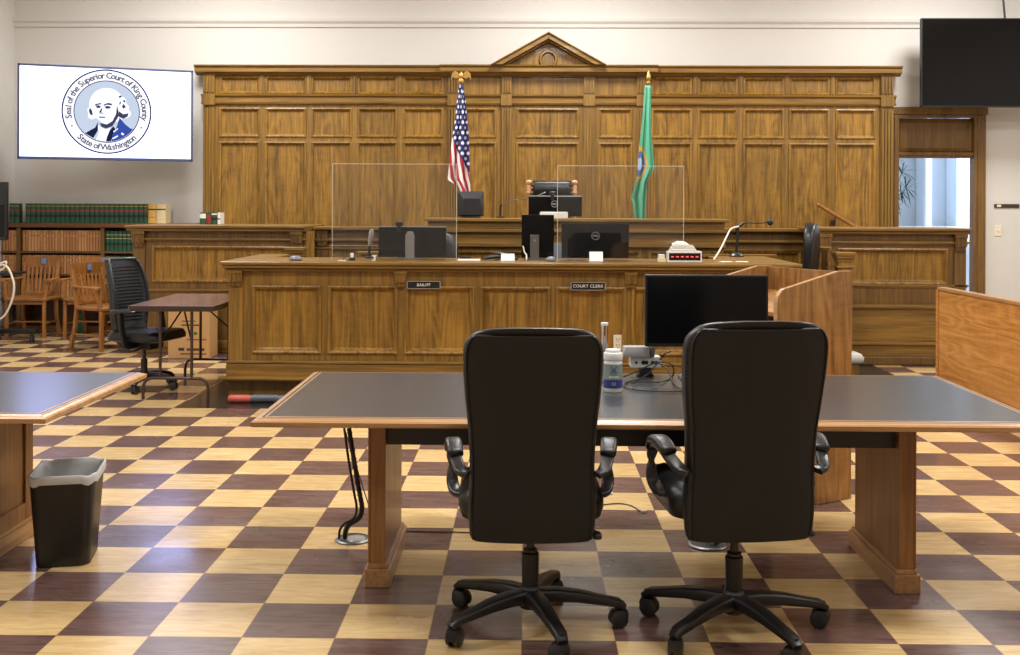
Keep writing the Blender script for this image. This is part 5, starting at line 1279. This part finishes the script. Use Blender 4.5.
# ------------------------------------------------------------------ flags
def flag_material(kind):
    m, N, L, b = base(kind, (200,200,200), .7)
    uv = N.new('ShaderNodeUVMap'); sp = N.new('ShaderNodeSeparateXYZ'); L.new(uv.outputs[0], sp.inputs[0])
    U, V = sp.outputs[0], sp.outputs[1]
    def mth(op, a, b_=None, c=None):
        n = N.new('ShaderNodeMath'); n.operation = op
        for i, k in enumerate((a,b_,c)):
            if k is None: continue
            if isinstance(k,(int,float)): n.inputs[i].default_value = k
            else: L.new(k, n.inputs[i])
        return n.outputs[0]
    def mix(f, a, b_):
        n = N.new('ShaderNodeMix'); n.data_type = 'RGBA'; L.new(f, n.inputs[0])
        for i, k in ((6,a),(7,b_)):
            if isinstance(k, tuple): n.inputs[i].default_value = k
            else: L.new(k, n.inputs[i])
        return n.outputs[2]
    if kind == 'striped_flag_cloth':
        s_ = mth('FRACT', mth('MULTIPLY', mth('ADD', U, mth('MULTIPLY', V, -1.15)), 3.6))
        st = mix(mth('GREATER_THAN', s_, .5), sl((238,232,228)), sl((176,36,48)))
        # stars on a staggered grid
        vx = mth('MULTIPLY', V, 26); row_ = mth('FLOOR', vx)
        ux = mth('ADD', mth('MULTIPLY', U, 3.2), mth('MULTIPLY', row_, .5))
        fx, fy = mth('SUBTRACT', mth('FRACT', ux), .5), mth('SUBTRACT', mth('FRACT', vx), .5)
        d = mth('SQRT', mth('ADD', mth('MULTIPLY', fx, fx), mth('MULTIPLY', mth('MULTIPLY', fy, fy), .55)))
        can = mix(mth('LESS_THAN', d, .25), sl((40,44,104)), sl((232,232,236)))
        lim = mth('ADD', .40, mth('MULTIPLY', U, .27))
        L.new(mix(mth('LESS_THAN', V, lim), st, can), b.inputs['Base Color'])
    else:
        dx, dy = mth('MULTIPLY', mth('SUBTRACT', U, .12), 2.2), mth('MULTIPLY', mth('SUBTRACT', V, .575), 7.6)
        d = mth('SQRT', mth('ADD', mth('MULTIPLY', dx, dx), mth('MULTIPLY', dy, dy)))
        c1 = mix(mth('LESS_THAN', d, 1.0), sl((92,172,138)), sl((196,160,70)))
        c2 = mix(mth('LESS_THAN', d, .72), c1, sl((74,110,170)))
        c3 = mix(mth('LESS_THAN', d, .36), c2, sl((168,190,214)))
        L.new(c3, b.inputs['Base Color'])
    return m
def flag(name, label, pole_px, top_py, Yq, left, right, bottom, mat, nf, amp, finial):
    """left/right: [(py, px)] outline tables; bottom: [(u, py)]"""
    base_p = pt(pole_px, 220, Y=Yq)
    t = thing(name, label, 'flag', (base_p.x, Yq, 0))
    zt = pt(pole_px, top_py, Y=Yq).z
    m = MB(); m.cyl((0,0,.05),(0,0,zt),.014,12); m.build('pole', chair_wood if finial == 'spear' else brass, t, smooth=50)
    m = MB(); m.lathe([(0,0.001),(.16,0.001),(.165,.02),(.12,.045),(.03,.06),(.022,.12),(0,.12)], 28); m.build('floor_stand', brass, t, smooth=40)
    m = MB()
    if finial == 'spear':
        m.lathe([(0,zt-.005),(.022,zt),(.026,zt+.015),(.014,zt+.03),(.024,zt+.05),(.03,zt+.075),(.016,zt+.12),(0,zt+.155)], 16)
    else:
        m.lathe([(0,zt-.005),(.02,zt),(.038,zt+.03),(.03,zt+.06),(0,zt+.07)], 16)
        m.lathe([(0,zt+.06),(.022,zt+.075),(.028,zt+.10),(.018,zt+.135),(0,zt+.15)], 12)     # body of the bird
        for s_ in (-1,1):
            m.sweep([(s_*.015,0,zt+.12),(s_*.055,.0,zt+.15),(s_*.092,.0,zt+.135),(s_*.11,.0,zt+.075),(s_*.105,0,zt+.045)], rrect(.026,.007,.006,2), up=(0,1,0), scale=[.8,1.1,1.1,.8,.2]) if False else m.prism([(s_*.012,zt+.085),(s_*.03,zt+.135),(s_*.07,zt+.155),(s_*.105,zt+.125),(s_*.115,zt+.05),(s_*.09,zt+.085),(s_*.06,zt+.065),(s_*.03,zt+.08)], 'y', -.012, .012)
    m.build('finial', brass, t, smooth=50)
    NU, NV = 44, 60; v0 = min(p_[0] for p_ in left); m = MB(); m.uv = []; front = []
    for j in range(NV+1):
        rowp = []
        for i in range(NU+1):
            u, v = i/NU, j/NV
            bot = interp(bottom, u); py = v0+(bot-v0)*v
            px = interp(left, py)+(interp(right, py)-interp(left, py))*u
            p_ = pt(px, py, Y=Yq); g = min(1, .15+v*1.1)
            y = -.045-amp*g*(math.sin(u*PI*nf+v*1.6)+.35*math.sin(u*PI*nf*2.3+1+v*2))
            rowp.append((p_.x-base_p.x, y, p_.z)); 
        front.append(rowp)
    vs = [p_ for r_ in front for p_ in r_]; n = NU+1
    fs = [(j*n+i, j*n+i+1, (j+1)*n+i+1, (j+1)*n+i) for j in range(NV) for i in range(NU)]
    m.add(vs, fs); vtot = max(p_[1] for p_ in bottom)-v0
    for j in range(NV+1):
        for i in range(NU+1):
            bot = interp(bottom, i/NU); m.uv.append((i/NU, (bot-v0)*j/NV/vtot))
    o = m.build('cloth', mat, t, smooth=180)
    so = o.modifiers.new('cloth_thickness', 'SOLIDIFY'); so.thickness = .004
flag('striped_flag', 'stars and stripes flag hanging from a pole with gilt bird behind the bench', 460.5, 84.5, 12.35,
     [(84,459.8),(101,457.5),(120,455.6),(138,452.5),(164,449.8),(179,448),(190,455),(222,457)], [(84,462.5),(101,466),(120,467.5),(138,469.2),(164,470),(179,470.5),(222,471.5)],
     [(0,181),(.15,184),(.4,193),(.6,212),(1,218)], flag_material('striped_flag_cloth'), 4.2, .035, 'bird')
flag('green_flag', 'green flag with partly visible round emblem hanging behind the bench', 648, 84, 12.35,
     [(86,644.5),(122,641.5),(148,638.5),(168,637),(179,636.2),(198,631),(204,632.5),(222,635)], [(86,650.5),(122,650.5),(148,652),(168,654),(176,650),(182,646.5),(200,645.5),(222,644.5)],
     [(0,222),(1,222)], flag_material('green_flag_cloth'), 3.4, .035, 'spear')

# ------------------------------------------------------------------ palm beyond the doorway
p = pt(893, 230, Y=14.7); random.seed(5)
t = thing('potted_palm', 'dark green palm seen through the doorway at its edge', 'plant', (p.x-.12,14.7,0))
m = MB(); m.lathe([(0,0.001),(.16,0.001),(.2,.3),(.21,.34),(.18,.34),(.17,.28),(0,.28)], 24); m.build('pot', brown_metal, t, smooth=40)
leafm = plain('palm_leaf', (38,74,48), .5, var=.25)
for k in range(5):
    a = k*1.25; m = MB(); m.tube(spline([(.03*math.cos(a),.03*math.sin(a),.28),(.06*math.cos(a),.06*math.sin(a),1.1),(.1*math.cos(a),.1*math.sin(a),1.7-.08*k)],4), .012, 6); m.build('stem', brown_metal, t, smooth=60)
    c_ = Vector((.1*math.cos(a),.1*math.sin(a),1.7-.08*k))
for k, (px_, py_) in enumerate(((900,163),(906,172),(897,180),(905,192),(901,197),(910,188),(896,205))):
    q = pt(px_-4, py_, Y=14.7)-Vector((p.x-.12,14.7,0)); m = MB()
    for j in range(9):
        a = -1.3+j*.42+random.uniform(-.15,.15); ln = random.uniform(.12,.22); d = Vector((math.cos(a), random.uniform(-.5,.5), math.sin(a)-.25)).normalized()
        P = [q, q+d*ln*.35, q+d*ln*.7+Vector((0,0,-.01)), q+d*ln+Vector((0,0,-.04))]
        m.sweep(P, [(-.012,0),(0,.002),(.012,0),(0,-.002)], scale=[.4,1,.9,.1])
    m.tube([Vector((0,0,1.2)), (Vector((0,0,1.2))+q)*.5+Vector((0,0,.06)), q], .005, 5)
    m.build('frond', leafm, t)

# ------------------------------------------------------------------ light
def area(name, loc, size, power, col=(1,.99,.965), rot=(0,0,0), sy=None):
    l = bpy.data.lights.new(name, 'AREA'); l.energy = power; l.color = col; l.size = size
    if sy: l.shape = 'RECTANGLE'; l.size_y = sy
    o = bpy.data.objects.new(name, l); C.objects.link(o); o.location = loc; o.rotation_euler = rot; return o
for x in (-3.6, 0.6, 4.8):
    for y in (11.3, 8.0, 4.4, 0.2):
        area('ceiling_lamp', (x, y, ZC-.06), .9, {11.3: 132, 8.0: 88, 4.4: 122, 0.2: 45}[y])
# daylight in the hall beyond the doorway
area('hall_daylight', (7.6, 14.6, 2.6), 1.6, 190, (.66,.80,1.0), (0, math.radians(75), math.radians(-25)))
wd = bpy.data.worlds.new('World'); sc.world = wd; wd.use_nodes = True
wd.node_tree.nodes['Background'].inputs[0].default_value = (.8,.85,.9,1); wd.node_tree.nodes['Background'].inputs[1].default_value = .3
# ------------------------------------------------------------------ camera
cam = bpy.data.cameras.new('camera'); co = bpy.data.objects.new('camera', cam); C.objects.link(co)
fw = Vector((-_sy, _cy, 0)); rt = Vector((_cy, _sy, 0)); up = Vector((0,0,1))
r2 = rt*_cr + up*_sr; u2 = up*_cr - rt*_sr
co.matrix_world = Matrix(((r2.x,u2.x,-fw.x,0),(r2.y,u2.y,-fw.y,0),(r2.z,u2.z,-fw.z,H),(0,0,0,1)))
cam.sensor_fit = 'HORIZONTAL'; cam.sensor_width = 36; cam.lens = F/1020*36; cam.shift_y = (YH-327.5)/1020; cam.clip_start = .05
sc.camera = co
sc.view_settings.view_transform = 'Standard'; sc.view_settings.look = 'None'; sc.view_settings.exposure = 0.0; sc.view_settings.gamma = 1; sc.view_settings.use_curve_mapping = False
sc.cycles.use_denoising = True; sc.cycles.max_bounces = 10; sc.cycles.transparent_max_bounces = 12
